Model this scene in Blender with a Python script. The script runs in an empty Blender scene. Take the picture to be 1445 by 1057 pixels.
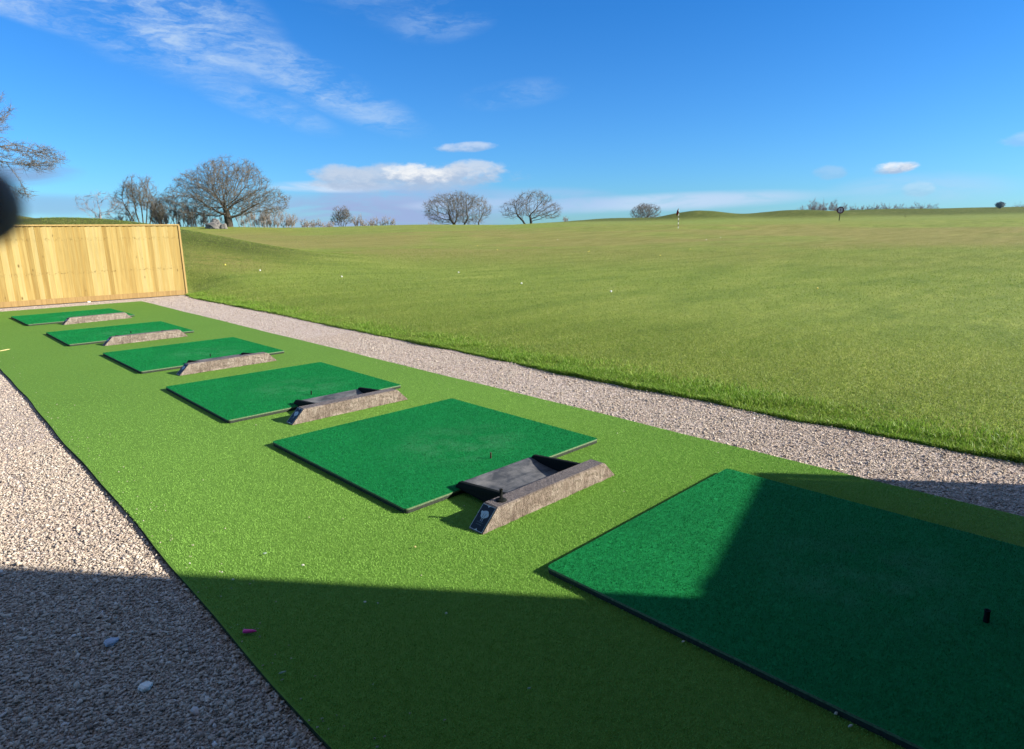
import bpy, math, random
import numpy as np
from mathutils import Vector, Matrix

SC = bpy.context.scene
COL = SC.collection
rad = math.radians
SUN_AZ, SUN_EL = 141.0, 24.0          # degrees; azimuth measured from +Y towards +X
CAM_Z = 1.343

# ------------------------------------------------------------------ helpers
def tag(o, label=None, cat=None, group=None, kind=None):
    if label: o['label'] = label
    if cat: o['category'] = cat
    if group: o['group'] = group
    if kind: o['kind'] = kind
    return o

def link(name, me, mats=(), parent=None):
    o = bpy.data.objects.new(name, me)
    COL.objects.link(o)
    if parent is not None: o.parent = parent
    if me is not None and hasattr(me, 'materials'):
        for m in mats: me.materials.append(m)
    return o

def empty(name, loc=(0, 0, 0), rz=0.0):
    o = bpy.data.objects.new(name, None)
    o.empty_display_size = .1
    COL.objects.link(o); o.location = loc; o.rotation_euler = (0, 0, rz)
    return o

def copy_tree(o, parent=None):
    c = o.copy(); COL.objects.link(c)
    if parent is not None: c.parent = parent
    for ch in list(o.children): copy_tree(ch, c)
    return c

def np_mesh(name, V, F, k=3, mat_index=None, smooth=False):
    """mesh from a float array V (n,3) and an index array F (m,k)"""
    V = np.ascontiguousarray(V, dtype=np.float32); F = np.ascontiguousarray(F, dtype=np.int32)
    me = bpy.data.meshes.new(name)
    me.vertices.add(len(V)); me.vertices.foreach_set('co', V.ravel())
    me.loops.add(F.size); me.loops.foreach_set('vertex_index', F.ravel())
    me.polygons.add(len(F))
    me.polygons.foreach_set('loop_start', np.arange(0, F.size, k, dtype=np.int32))
    me.polygons.foreach_set('loop_total', np.full(len(F), k, dtype=np.int32))
    if mat_index is not None: me.polygons.foreach_set('material_index', np.asarray(mat_index, dtype=np.int32))
    if smooth: me.polygons.foreach_set('use_smooth', np.ones(len(F), dtype=bool))
    me.update(calc_edges=True); me.validate()
    return me

class MB:
    """collects polygons, links them as ONE mesh"""
    def __init__(s): s.v = []; s.f = []; s.m = []
    def add(s, vs, fs, m=0):
        b = len(s.v); s.v += [tuple(x) for x in vs]
        s.f += [tuple(i + b for i in f) for f in fs]; s.m += [m] * len(fs)
    def box(s, x0, x1, y0, y1, z0, z1, m=0):
        s.add([(x0, y0, z0), (x1, y0, z0), (x1, y1, z0), (x0, y1, z0), (x0, y0, z1), (x1, y0, z1), (x1, y1, z1), (x0, y1, z1)],
              [(0, 3, 2, 1), (4, 5, 6, 7), (0, 1, 5, 4), (1, 2, 6, 5), (2, 3, 7, 6), (3, 0, 4, 7)], m)
    def hexa(s, p, m=0):   # 8 points: bottom 4 (ccw), top 4
        s.add(p, [(0, 3, 2, 1), (4, 5, 6, 7), (0, 1, 5, 4), (1, 2, 6, 5), (2, 3, 7, 6), (3, 0, 4, 7)], m)
    def tube(s, pts, rads, n=8, m=0, caps=True):
        rings = []
        for i, p in enumerate(pts):
            a = Vector(pts[max(i - 1, 0)]); b = Vector(pts[min(i + 1, len(pts) - 1)])
            d = (b - a).normalized()
            q = d.orthogonal().normalized() if abs(d.z) < .99 else Vector((1, 0, 0))
            q = (q - d * q.dot(d)).normalized(); w = d.cross(q)
            rings.append([tuple(Vector(p) + (q * math.cos(2 * math.pi * k / n) + w * math.sin(2 * math.pi * k / n)) * rads[i]) for k in range(n)])
        vs = [v for r in rings for v in r]; fs = []
        for i in range(len(rings) - 1):
            for k in range(n):
                fs.append((i * n + k, i * n + (k + 1) % n, (i + 1) * n + (k + 1) % n, (i + 1) * n + k))
        if caps:
            fs.append(tuple(range(n - 1, -1, -1))); fs.append(tuple((len(rings) - 1) * n + k for k in range(n)))
        s.add(vs, fs, m)
    def mesh(s, name, bevel=0.0, seg=2, smooth=False):
        me = bpy.data.meshes.new(name); me.from_pydata(s.v, [], s.f); me.update()
        me.polygons.foreach_set('material_index', s.m)
        if bevel > 0:
            import bmesh
            bm = bmesh.new(); bm.from_mesh(me)
            bmesh.ops.recalc_face_normals(bm, faces=bm.faces)
            es = [e for e in bm.edges if len(e.link_faces) == 2 and e.calc_face_angle(0) > .5]
            bmesh.ops.bevel(bm, geom=es, offset=bevel, segments=seg, affect='EDGES', profile=.5)
            bm.to_mesh(me); bm.free()
        if smooth: me.polygons.foreach_set('use_smooth', [True] * len(me.polygons))
        return me
    def build(s, name, mats, parent=None, bevel=0.0, seg=2, smooth=False):
        return link(name, s.mesh(name, bevel, seg, smooth), mats, parent)

# ------------------------------------------------------------------ node helpers
class NT:
    def __init__(s, nt): s.nt = nt
    def n(s, t, **kw):
        nd = s.nt.nodes.new(t)
        for k, v in kw.items(): setattr(nd, k, v)
        return nd
    def set(s, sock, v):
        if isinstance(v, bpy.types.NodeSocket): s.nt.links.new(v, sock)
        elif isinstance(v, (tuple, list)) and len(v) == 3 and sock.type == 'RGBA': sock.default_value = (*v, 1)
        else: sock.default_value = v
    def math(s, op, a, b=None, c=None, clamp=False):
        nd = s.n('ShaderNodeMath', operation=op); nd.use_clamp = clamp
        s.set(nd.inputs[0], a)
        if b is not None: s.set(nd.inputs[1], b)
        if c is not None: s.set(nd.inputs[2], c)
        return nd.outputs[0]
    def mapping(s, vec, scale=(1, 1, 1), loc=(0, 0, 0), rot=(0, 0, 0)):
        nd = s.n('ShaderNodeMapping'); s.set(nd.inputs[0], vec)
        nd.inputs['Scale'].default_value = scale; nd.inputs['Location'].default_value = loc; nd.inputs['Rotation'].default_value = rot
        return nd.outputs[0]
    def noise(s, vec, scale, detail=3, rough=.55, dist=0.0, color=False):
        nd = s.n('ShaderNodeTexNoise'); s.set(nd.inputs['Vector'], vec)
        nd.inputs['Scale'].default_value = scale; nd.inputs['Detail'].default_value = detail
        nd.inputs['Roughness'].default_value = rough; nd.inputs['Distortion'].default_value = dist
        return nd.outputs['Color' if color else 'Fac']
    def ramp(s, fac, stops, interp='LINEAR'):
        nd = s.n('ShaderNodeValToRGB'); s.set(nd.inputs[0], fac); cr = nd.color_ramp; cr.interpolation = interp
        while len(cr.elements) < len(stops): cr.elements.new(.5)
        for e, (p, c) in zip(cr.elements, stops):
            e.position = p; e.color = (*c, 1) if len(c) == 3 else c
        return nd.outputs[0]
    def mr(s, v, a, b, c=0., d=1., smooth=False):
        nd = s.n('ShaderNodeMapRange'); nd.interpolation_type = 'SMOOTHSTEP' if smooth else 'LINEAR'
        s.set(nd.inputs[0], v)
        for i, q in enumerate((a, b, c, d)): nd.inputs[i + 1].default_value = q
        return nd.outputs[0]
    def mix(s, fac, a, b, mode='MIX'):
        nd = s.n('ShaderNodeMix', data_type='RGBA', blend_type=mode)
        s.set(nd.inputs[0], fac); s.set(nd.inputs[6], a); s.set(nd.inputs[7], b)
        return nd.outputs[2]
    def bump(s, h, strength=.5, dist=.01):
        nd = s.n('ShaderNodeBump'); s.set(nd.inputs['Height'], h)
        nd.inputs['Strength'].default_value = strength; nd.inputs['Distance'].default_value = dist
        return nd.outputs[0]
    def obj(s): return s.n('ShaderNodeTexCoord').outputs['Object']
    def island(s): return s.n('ShaderNodeNewGeometry').outputs['Random Per Island']

def material(name, rough=.8, spec=.3):
    m = bpy.data.materials.new(name); m.use_nodes = True
    t = NT(m.node_tree); b = m.node_tree.nodes['Principled BSDF']
    b.inputs['Roughness'].default_value = rough; b.inputs['Specular IOR Level'].default_value = spec
    return m, t, b

# ------------------------------------------------------------------ materials
def m_plain(name, c, rough=.7, spec=.3, var=.25, scale=30, bump=.2, dist=.002):
    m, t, b = material(name, rough, spec)
    n = t.noise(t.obj(), scale, 4)
    lo = tuple(x * (1 - var) for x in c); hi = tuple(min(1, x * (1 + var)) for x in c)
    t.set(b.inputs['Base Color'], t.ramp(n, [(.3, lo), (.7, hi)]))
    if bump: t.set(b.inputs['Normal'], t.bump(n, bump, dist))
    return m

def m_fibre(name, a, c, d, rough=.6, trans=.15):
    """pile fibres: each a slightly different tone"""
    m, t, b = material(name, rough, .1)
    col = t.ramp(t.island(), [(0, a), (.55, c), (1, d)])
    n = t.noise(t.obj(), 1.3, 3)
    col = t.mix(t.mr(n, .42, .70, 0, .45), col, t.mix(.5, col, tuple(x * .6 for x in c)))
    t.set(b.inputs['Base Color'], col)
    return m

def m_turf(name, a, c, d, sheen=0.):
    m, t, b = material(name, .8, .08)
    P = t.obj()
    f1 = t.noise(t.mapping(P, (1, 1, .2)), 260, 2, .7)
    f2 = t.noise(P, 34, 4, .65)
    big = t.noise(P, .9, 3, .5, .4)
    col = t.ramp(t.math('ADD', t.math('MULTIPLY', f1, .62), t.math('MULTIPLY', f2, .38)), [(.36, a), (.52, c), (.68, d)])
    col = t.mix(t.mr(big, .38, .68, 0, .42), col, t.mix(.5, col, tuple(x * .72 for x in c)))
    t.set(b.inputs['Base Color'], col)
    t.set(b.inputs['Normal'], t.bump(t.math('ADD', f1, t.math('MULTIPLY', f2, .6)), .32, .005))
    return m

TURF = ((.066, .145, .019), (.106, .212, .030), (.16, .285, .056))
MATG = ((.004, .110, .027), (.006, .170, .043), (.015, .245, .070))
M_turf = m_turf('bright_turf', *TURF)
M_turf_f = m_fibre('bright_turf_fibre', (.225, .435, .080), (.275, .510, .102), (.33, .57, .135))
def scuff(m):
    t = NT(m.node_tree); b = m.node_tree.nodes['Principled BSDF']; src = b.inputs['Base Color'].links[0].from_socket
    P = t.obj(); d = t.n('ShaderNodeVectorMath', operation='DISTANCE'); t.set(d.inputs[0], t.mapping(P, (1., 1.25, 0))); d.inputs[1].default_value = (.82, .72, 0)
    k = t.math('MULTIPLY', t.mr(d.outputs['Value'], .08, .62, 1, 0, True), t.mr(t.noise(P, 6, 5, .65), .40, .66, 0, .55))
    e = t.mr(t.noise(P, 2.2, 4, .6, .4), .45, .7, 0, .4)
    t.set(b.inputs['Base Color'], t.mix(e, t.mix(k, src, (.06, .22, .10)), t.mix(.5, src, (.002, .07, .022))))
M_mat = m_turf('dark_green_turf', *MATG)
M_mat_f = m_fibre('dark_green_fibre', (.003, .115, .024), (.004, .19, .040), (.014, .30, .075))
scuff(M_mat); scuff(M_mat_f)
M_edge = m_plain('turf_backing', (.035, .05, .025), .9, .1, .3, 60)
M_foam = m_plain('rubber_foam', (.03, .038, .028), .85, .15, .3, 80)
M_rim = m_plain('mat_edge_strip', (.11, .16, .085), .8, .2, .4, 90)
M_black = m_plain('black_rubber', (.008, .010, .009), .8, .1, .25, 120, .15, .001)
M_brown = m_plain('brown_rubber', (.045, .024, .016), .5, .4, .25, 120, .15, .001)

def m_tray():
    m, t, b = material('dusty_black_rubber', .6, .4)
    P = t.obj()
    n = t.noise(P, 14, 5, .6, .4); s = t.noise(t.mapping(P, (2.2, 14, 6), rot=(0, 0, .25)), 3, 4, .6)
    f = t.noise(P, 420, 2, .7)
    k = t.math('MULTIPLY', t.mr(t.math('ADD', n, t.math('MULTIPLY', s, .6)), .62, 1.0, 0, 1), t.mr(f, .25, .7, .5, 1))
    t.set(b.inputs['Base Color'], t.mix(k, (.035, .038, .042), (.155, .152, .15)))
    t.set(b.inputs['Normal'], t.bump(f, .35, .002))
    return m
M_tray = m_tray()

def m_block():
    m, t, b = material('stone_effect_block', .8, .25)
    P = t.obj()
    d = t.noise(t.mapping(P, (1, 1, .6), rot=(.2, .9, .3)), 9, 6, .7, 1.6)
    e = t.noise(t.mapping(P, (3, 2, 1), rot=(0, .8, 0)), 16, 5, .7, 2.0)
    g = t.noise(P, 150, 3, .7)
    col = t.ramp(d, [(.30, (.070, .046, .034)), (.43, (.185, .138, .106)), (.55, (.275, .220, .175)), (.72, (.42, .355, .30))])
    col = t.mix(t.mr(e, .52, .72, 0, .8), col, (.105, .065, .043))
    col = t.mix(t.mr(g, .3, .7, .0, .35), col, (.33, .28, .24))
    # the flat top is coloured darker and greyer than the rough face
    nz = t.n('ShaderNodeSeparateXYZ'); t.set(nz.inputs[0], t.n('ShaderNodeTexCoord').outputs['Normal'])
    top = t.mr(nz.outputs[2], .8, .95, 0, 1)
    tc = t.ramp(t.noise(P, 70, 4, .7), [(.3, (.085, .074, .075)), (.7, (.19, .168, .168))])
    col = t.mix(t.math('MULTIPLY', top, .85), col, tc)
    t.set(b.inputs['Base Color'], col)
    t.set(b.inputs['Normal'], t.bump(t.math('ADD', t.math('ADD', d, e), t.math('MULTIPLY', g, .3)), 1., .02))
    return m
M_block = m_block()
M_plate = m_plain('navy_plate', (.006, .013, .022), .5, .25, .2, 200, .05, .0005)
M_silver = m_plain('silver_print', (.42, .46, .50), .5, .4, .08, 200, 0)
M_print = m_plain('pale_blue_print', (.36, .43, .50), .5, .4, .06, 200, 0)
M_dimprint = m_plain('dim_print', (.10, .15, .165), .5, .4, .1, 200, 0)

def m_pine(name, a, c, d, knots=True):
    m, t, b = material(name, .75, .2)
    P = t.obj(); isl = t.island()
    off = t.n('ShaderNodeCombineXYZ'); t.set(off.inputs[2], t.math('MULTIPLY', isl, 40.)); t.set(off.inputs[0], t.math('MULTIPLY', isl, 17.))
    va = t.n('ShaderNodeVectorMath', operation='ADD'); t.set(va.inputs[0], P); t.set(va.inputs[1], off.outputs[0]); Q = va.outputs[0]
    g1 = t.noise(t.mapping(Q, (26, 26, 1.1)), 1.0, 4, .6, .8)
    g2 = t.noise(t.mapping(Q, (120, 120, 2.5)), 1.0, 3, .6)
    tone = t.math('ADD', t.math('MULTIPLY', isl, .38), t.math('MULTIPLY', g1, .62))
    col = t.ramp(tone, [(.28, a), (.48, c), (.68, d)])
    col = t.mix(t.mr(g2, .5, .75, 0, .3), col, a)
    if knots:
        vo = t.n('ShaderNodeTexVoronoi'); vo.feature = 'F1'
        t.set(vo.inputs['Vector'], t.mapping(Q, (5.5, 5.5, 2.6))); vo.inputs['Scale'].default_value = 1.0; vo.inputs['Randomness'].default_value = 1
        col = t.mix(t.mr(vo.outputs['Distance'], .03, .13, .85, 0, True), col, tuple(x * .42 for x in a))
    st = t.noise(P, 1.1, 3)
    col = t.mix(t.mr(st, .5, .75, 0, .25), col, tuple(x * .8 for x in c))
    if knots:   # lines of nail heads and knots where the rails run behind
        zs = t.n('ShaderNodeSeparateXYZ'); t.set(zs.inputs[0], P)
        band = t.math('MAXIMUM', t.mr(t.math('ABSOLUTE', t.math('SUBTRACT', zs.outputs[2], .62)), .0, .05, 1, 0), t.mr(t.math('ABSOLUTE', t.math('SUBTRACT', zs.outputs[2], 1.30)), .0, .05, 1, 0))
        col = t.mix(t.math('MULTIPLY', band, t.mr(t.noise(P, 26, 3, .7), .52, .68, 0, .8)), col, tuple(x * .35 for x in a))
    t.set(b.inputs['Base Color'], col)
    t.set(b.inputs['Normal'], t.bump(g1, .3, .006))
    return m
M_pine = m_pine('new_pine', (.285, .188, .054), (.385, .275, .090), (.465, .365, .148))
M_pine2 = m_pine('pine_rail', (.28, .18, .06), (.38, .26, .095), (.45, .33, .14), False)
M_gboard = m_pine('treated_gravel_board', (.20, .125, .042), (.30, .195, .072), (.38, .265, .11), False)
M_clad = m_pine('dark_cladding', (.035, .03, .026), (.06, .05, .04), (.085, .07, .055), False)

def m_gravel_base():
    m, t, b = material('gravel_bed', .9, .15)
    P = t.obj()
    vo = t.n('ShaderNodeTexVoronoi'); t.set(vo.inputs['Vector'], P); vo.inputs['Scale'].default_value = 105
    sep = t.n('ShaderNodeSeparateColor'); t.set(sep.inputs[0], vo.outputs['Color'])
    col = t.ramp(sep.outputs[0], [(0, (.34, .265, .22)), (.5, (.52, .425, .36)), (1, (.66, .57, .50))])
    col = t.mix(t.mr(vo.outputs['Distance'], .35, .75, 0, .6), col, (.13, .105, .085))
    t.set(b.inputs['Base Color'], col)
    t.set(b.inputs['Normal'], t.bump(t.math('MULTIPLY', vo.outputs['Distance'], -1.), .55, .006))
    return m
M_gbase = m_gravel_base()
def m_stone():
    m, t, b = material('gravel_stone', .85, .12)
    isl = t.island()
    col = t.ramp(isl, [(0, (.17, .138, .112)), (.12, (.31, .256, .206)), (.4, (.445, .378, .300)), (.7, (.525, .455, .368)), (.9, (.63, .565, .475)), (.985, (.46, .34, .28)), (1, (.75, .73, .69))])
    n = t.noise(t.obj(), 130, 3, .7)
    col = t.mix(t.mr(n, .3, .7, 0, .4), col, t.mix(.5, col, (.22, .16, .14)))
    big = t.noise(t.obj(), 1.6, 3)
    col = t.mix(t.mr(big, .42, .7, 0, .25), col, (.38, .285, .235))
    t.set(b.inputs['Base Color'], col)
    return m
M_stone = m_stone()
M_soil = m_plain('soil', (.045, .032, .022), .95, .1, .4, 40, .6, .01)

def m_lawn():
    m, t, b = material('mown_lawn', .85, .12)
    P = t.obj()
    ln = t.n('ShaderNodeVectorMath', operation='LENGTH'); t.set(ln.inputs[0], P); D = ln.outputs['Value']
    n_big = t.noise(t.mapping(P, (.06, .06, .06), rot=(0, 0, .8)), 1.0, 4, .55, .6)
    n_mid = t.noise(t.mapping(P, (.35, .9, .35), rot=(0, 0, -.75)), 1.0, 4, .6, .5)
    n_sm = t.noise(P, 3.2, 4, .65)
    n_mow = t.noise(t.mapping(P, (.22, 2.6, .5), rot=(0, 0, .76)), 1.0, 4, .6, .3)
    n_fine = t.noise(P, 34, 3, .7)
    green = t.ramp(n_mid, [(.3, (.115, .170, .022)), (.5, (.178, .232, .034)), (.72, (.260, .295, .056))])
    dry = t.ramp(n_mid, [(.3, (.200, .165, .042)), (.6, (.27, .205, .070)), (.8, (.250, .250, .066))])
    d1 = t.mr(D, 19, 34, 0, .85, True); d2 = t.mr(D, 62, 95, 1, .25, True)
    dm = t.math('MULTIPLY', d1, d2)
    fac = t.math('MULTIPLY', dm, t.mr(n_big, .34, .58, .15, 1., True))
    # a dry patch on the flank of the bund
    px = t.n('ShaderNodeVectorMath', operation='DISTANCE'); t.set(px.inputs[0], P); px.inputs[1].default_value = (6.7, 19.3, .5)
    patch = t.math('MULTIPLY', t.mr(px.outputs['Value'], .4, 2.4, 1, 0, True), t.mr(n_sm, .35, .6, .2, .9))
    fac = t.math('MAXIMUM', fac, patch)
    far = t.mix(t.mr(D, 85, 115, 0, .75, True), green, (.180, .235, .055))
    col = t.mix(fac, far, dry)
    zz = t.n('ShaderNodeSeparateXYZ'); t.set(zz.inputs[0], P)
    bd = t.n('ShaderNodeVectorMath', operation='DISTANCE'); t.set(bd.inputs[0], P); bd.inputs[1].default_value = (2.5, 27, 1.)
    rough = t.math('MAXIMUM', t.mr(zz.outputs[2], 2.5, 3.4, 0, .75, True), t.mr(bd.outputs['Value'], 7.8, 12.0, .9, 0, True))  # mask: rough grass, plus painted darkening against the sun on bund and mounds
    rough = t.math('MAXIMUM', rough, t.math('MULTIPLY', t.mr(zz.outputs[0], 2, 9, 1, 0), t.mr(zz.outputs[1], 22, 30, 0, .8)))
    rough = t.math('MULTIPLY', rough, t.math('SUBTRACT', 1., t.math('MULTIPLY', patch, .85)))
    col = t.mix(t.mr(n_mow, .42, .66, 0, .42), col, t.mix(.55, col, (.085, .125, .018)))
    col = t.mix(t.mr(n_mow, .30, .46, .35, 0), col, t.mix(.5, col, (.34, .34, .09)))
    col = t.mix(t.mr(n_sm, .40, .72, 0, .5), col, t.mix(.5, col, (.05, .095, .012)))
    col = t.mix(t.mr(n_fine, .45, .72, 0, .75), col, t.mix(.5, col, (.36, .40, .10)))
    col = t.mix(t.mr(n_fine, .30, .46, .7, 0), col, (.05, .078, .012))
    rc = t.ramp(t.math('ADD', t.math('MULTIPLY', n_mid, .5), t.math('MULTIPLY', n_fine, .5)), [(.32, (.030, .044, .007)), (.52, (.062, .076, .013)), (.68, (.120, .120, .030))])  # rough-grass tones lowered to cancel the stronger sunlight on these slopes
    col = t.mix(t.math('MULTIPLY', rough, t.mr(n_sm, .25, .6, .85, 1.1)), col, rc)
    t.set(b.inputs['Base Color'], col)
    hgt = t.math('ADD', t.math('MULTIPLY', n_fine, .55), t.math('MULTIPLY', n_sm, 1.))
    t.set(b.inputs['Normal'], t.bump(hgt, .8, .07))
    return m
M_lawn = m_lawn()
def m_blade(name, stops):
    m, t, b = material(name, .55, .3)
    col = t.ramp(t.island(), stops)
    n = t.noise(t.obj(), 1.4, 3)
    col = t.mix(t.mr(n, .4, .65, 0, .5), col, t.mix(.5, col, (.25, .27, .06)))
    t.set(b.inputs['Base Color'], col)
    tr = t.n('ShaderNodeBsdfTranslucent'); t.set(tr.inputs[0], col)
    mx = t.n('ShaderNodeMixShader'); mx.inputs[0].default_value = .35
    t.nt.links.new(b.outputs[0], mx.inputs[1]); t.nt.links.new(tr.outputs[0], mx.inputs[2])
    t.nt.links.new(mx.outputs[0], t.nt.nodes['Material Output'].inputs['Surface'])
    return m
M_blade = m_blade('grass_blade', [(0, (.085, .155, .016)), (.5, (.165, .255, .028)), (.85, (.26, .32, .055)), (1, (.40, .37, .14))])
M_blade2 = m_blade('lush_grass_blade', [(0, (.085, .19, .014)), (.5, (.175, .33, .026)), (.9, (.29, .43, .06)), (1, (.45, .45, .16))])

def m_bark(name, a, c):
    m, t, b = material(name, .9, .1)
    n = t.noise(t.mapping(t.obj(), (3, 3, .8)), 1.5, 4, .6)
    t.set(b.inputs['Base Color'], t.ramp(n, [(.3, a), (.7, c)]))
    return m
M_bark = m_bark('oak_bark', (.045, .037, .029), (.105, .09, .068))
M_twig = m_bark('bare_twigs', (.105, .092, .078), (.195, .178, .150))
M_twig2 = m_bark('grey_brown_scrub', (.20, .17, .145), (.34, .295, .255))
M_far = m_bark('distant_twigs', (.17, .155, .16), (.26, .235, .235))
M_ever = m_bark('distant_evergreen', (.22, .27, .29), (.34, .40, .42))

# ------------------------------------------------------------------ terrain
def sstep(a, b, x):
    t = np.clip((x - a) / (b - a), 0, 1); return t * t * (3 - 2 * t)
def gs(x, y, cx, cy, sx, sy, h, rot=0.):
    c, s = math.cos(rot), math.sin(rot); u = (x - cx) * c + (y - cy) * s; w = -(x - cx) * s + (y - cy) * c
    return h * np.exp(-.5 * ((u / sx) ** 2 + (w / sy) ** 2))
# mounds on the range: bearing (degrees from +Y to +X), distance, half sizes, height
MOUNDS = [(59.3, 124, 5.4, 5, 1.65), (66.7, 132, 8, 6, 1.4), (71.7, 150, 16, 9, 1.), (33.2, 108, 12, 6, .45),
          (77.3, 170, 20, 10, .6), (58.1, 70, 12, 3.5, .35), (38.2, 60, 16, 6, .25)]
def height(x, y):
    x = np.asarray(x, float); y = np.asarray(y, float)
    D = np.hypot(x, y); a = np.degrees(np.arctan2(x, y))
    dc = np.interp(a, [-60, 28, 39, 43, 48, 52, 56, 62, 90, 130], [100, 100, 112, 118, 140, 185, 205, 215, 230, 230])
    s = np.logaddexp(0, (D - 27) / 5) * 5; sc = np.logaddexp(0, (D - dc) / 8) * 8
    z = .0285 * (s - 1.25 * sc)
    z = z + gs(x, y, 4.2, 25.5, 4.9, 4.4, 1.8) + gs(x, y, -2, 48, 9.5, 9, 2.75) + gs(x, y, 26, 88, 13, 12, .55)
    for b, Dm, sx, sy, h in MOUNDS:
        br = rad(b); z = z + gs(x, y, math.sin(br) * Dm, math.cos(br) * Dm, sx, sy, h, -br)
    z = z + .05 * np.sin(x * .21 + 1.3) * np.sin(y * .17) * sstep(8, 30, D) + .12 * np.sin(x * .061 + .4) * np.cos(y * .047 + 1) * sstep(30, 70, D)
    return z
EDGE_Y = np.array([-60, .5, 1.0, 1.39, 1.81, 2.51, 3.35, 3.92, 4.62, 5.68, 6.88, 8.23, 9.05, 11.02, 13.17, 15.47, 16.2, 400, 3000])
EDGE_X = np.array([4.55, 4.54, 4.55, 4.56, 4.51, 4.53, 4.50, 4.50, 4.53, 4.56, 4.58, 4.58, 4.60, 4.68, 4.66, 4.66, 4.84, 4.84, 4.84])
def edge_x(y):
    y = np.asarray(y, float)
    return np.interp(y, EDGE_Y, EDGE_X) + .018 * np.sin(y * 4.1) * np.sin(y * 1.7 + .6) + .009 * np.sin(y * 13.3)
def lawn_z(x, y):
    x = np.asarray(x, float); y = np.asarray(y, float)
    s = x - edge_x(y); h = height(x, y)
    near = h * sstep(0, 1.4, s) + (-.06 + .050 * sstep(-.012, .015, s) + .025 * sstep(.02, .5, s))
    back = h * sstep(16.2, 17.6, y) - .03
    k = sstep(16.15, 16.35, y) * (1 - sstep(-.1, .5, s))
    z = near * (1 - k) + back * k
    far = sstep(17.0, 18.5, y)
    return z * (1 - far) + (h + .015) * far

def build_lawn():
    S = [-.015, .0, .02, .06, .12, .2, .3]
    while S[-1] < 1500: S.append(S[-1] + max(.14, .019 * S[-1]))
    L = [-.04]
    while L[-1] > -140: L.append(L[-1] - max(.3, .05 * abs(L[-1])))
    S = np.array(L[::-1] + S)
    Y = [16.2]
    while Y[-1] < 1500: Y.append(Y[-1] + max(.08 if Y[-1] < 17 else .3, .019 * (Y[-1] - 12)))
    Yd = list(np.arange(-1.5, 16.1, .12)); Yb = [-1.7]
    while Yb[-1] > -120: Yb.append(Yb[-1] - max(.4, .08 * abs(Yb[-1])))
    Y = np.array(Yb[::-1] + Yd + [16.12] + Y)
    SS, YY = np.meshgrid(S, Y); XX = SS + edge_x(YY)
    ZZ = lawn_z(XX, YY)
    V = np.stack([XX, YY, ZZ], -1).reshape(-1, 3)
    ny, nx = XX.shape; i = np.arange((ny - 1) * nx).reshape(ny - 1, nx)[:, :-1].ravel()
    F = np.stack([i, i + 1, i + nx + 1, i + nx], -1)
    smid = ((SS[:-1, :-1] + SS[:-1, 1:]) / 2).ravel(); ymid = YY[:-1, :-1].ravel()
    mi = ((smid < .012) & (ymid < 16.15)).astype(int)
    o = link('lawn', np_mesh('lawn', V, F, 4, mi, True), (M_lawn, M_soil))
    tag(o, kind='structure')
build_lawn()

rng = np.random.default_rng(7)
def blades(P, hmin, hmax, wmin, wmax, lean=.55, bend=False, wind=(0, 0)):
    """tapered grass blades standing at points P"""
    n = len(P); a = rng.uniform(0, 2 * np.pi, n); b = rng.uniform(0, 2 * np.pi, n)
    h = rng.uniform(hmin, hmax, n); w = rng.uniform(wmin, wmax, n) * .5
    l = np.abs(rng.normal(0, lean, n)) * h
    side = np.stack([np.cos(a) * w, np.sin(a) * w, np.zeros(n)], -1)
    tip = P + np.stack([np.cos(b) * l + wind[0] * h, np.sin(b) * l + wind[1] * h, h], -1)
    if not bend:
        V = np.stack([P - side, P + side, tip], 1).reshape(-1, 3)
        return V, np.arange(3 * n).reshape(-1, 3)
    mid = P + np.stack([np.cos(b) * l * .32, np.sin(b) * l * .32, h * .62], -1)
    V = np.stack([P - side, P + side, mid + side * .8, mid - side * .8, tip], 1).reshape(-1, 3)
    k = np.arange(n)[:, None] * 5
    F = np.concatenate([k + np.array([0, 1, 2]), k + np.array([0, 2, 3]), k + np.array([3, 2, 4])], 1).reshape(-1, 3)
    return V, F
def join(parts):
    V, F, M, b = [], [], [], 0
    for v, f, m in parts:
        V.append(v); F.append(f + b); M.append(np.full(len(f), m)); b += len(v)
    return np.concatenate(V), np.concatenate(F), np.concatenate(M)

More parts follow.
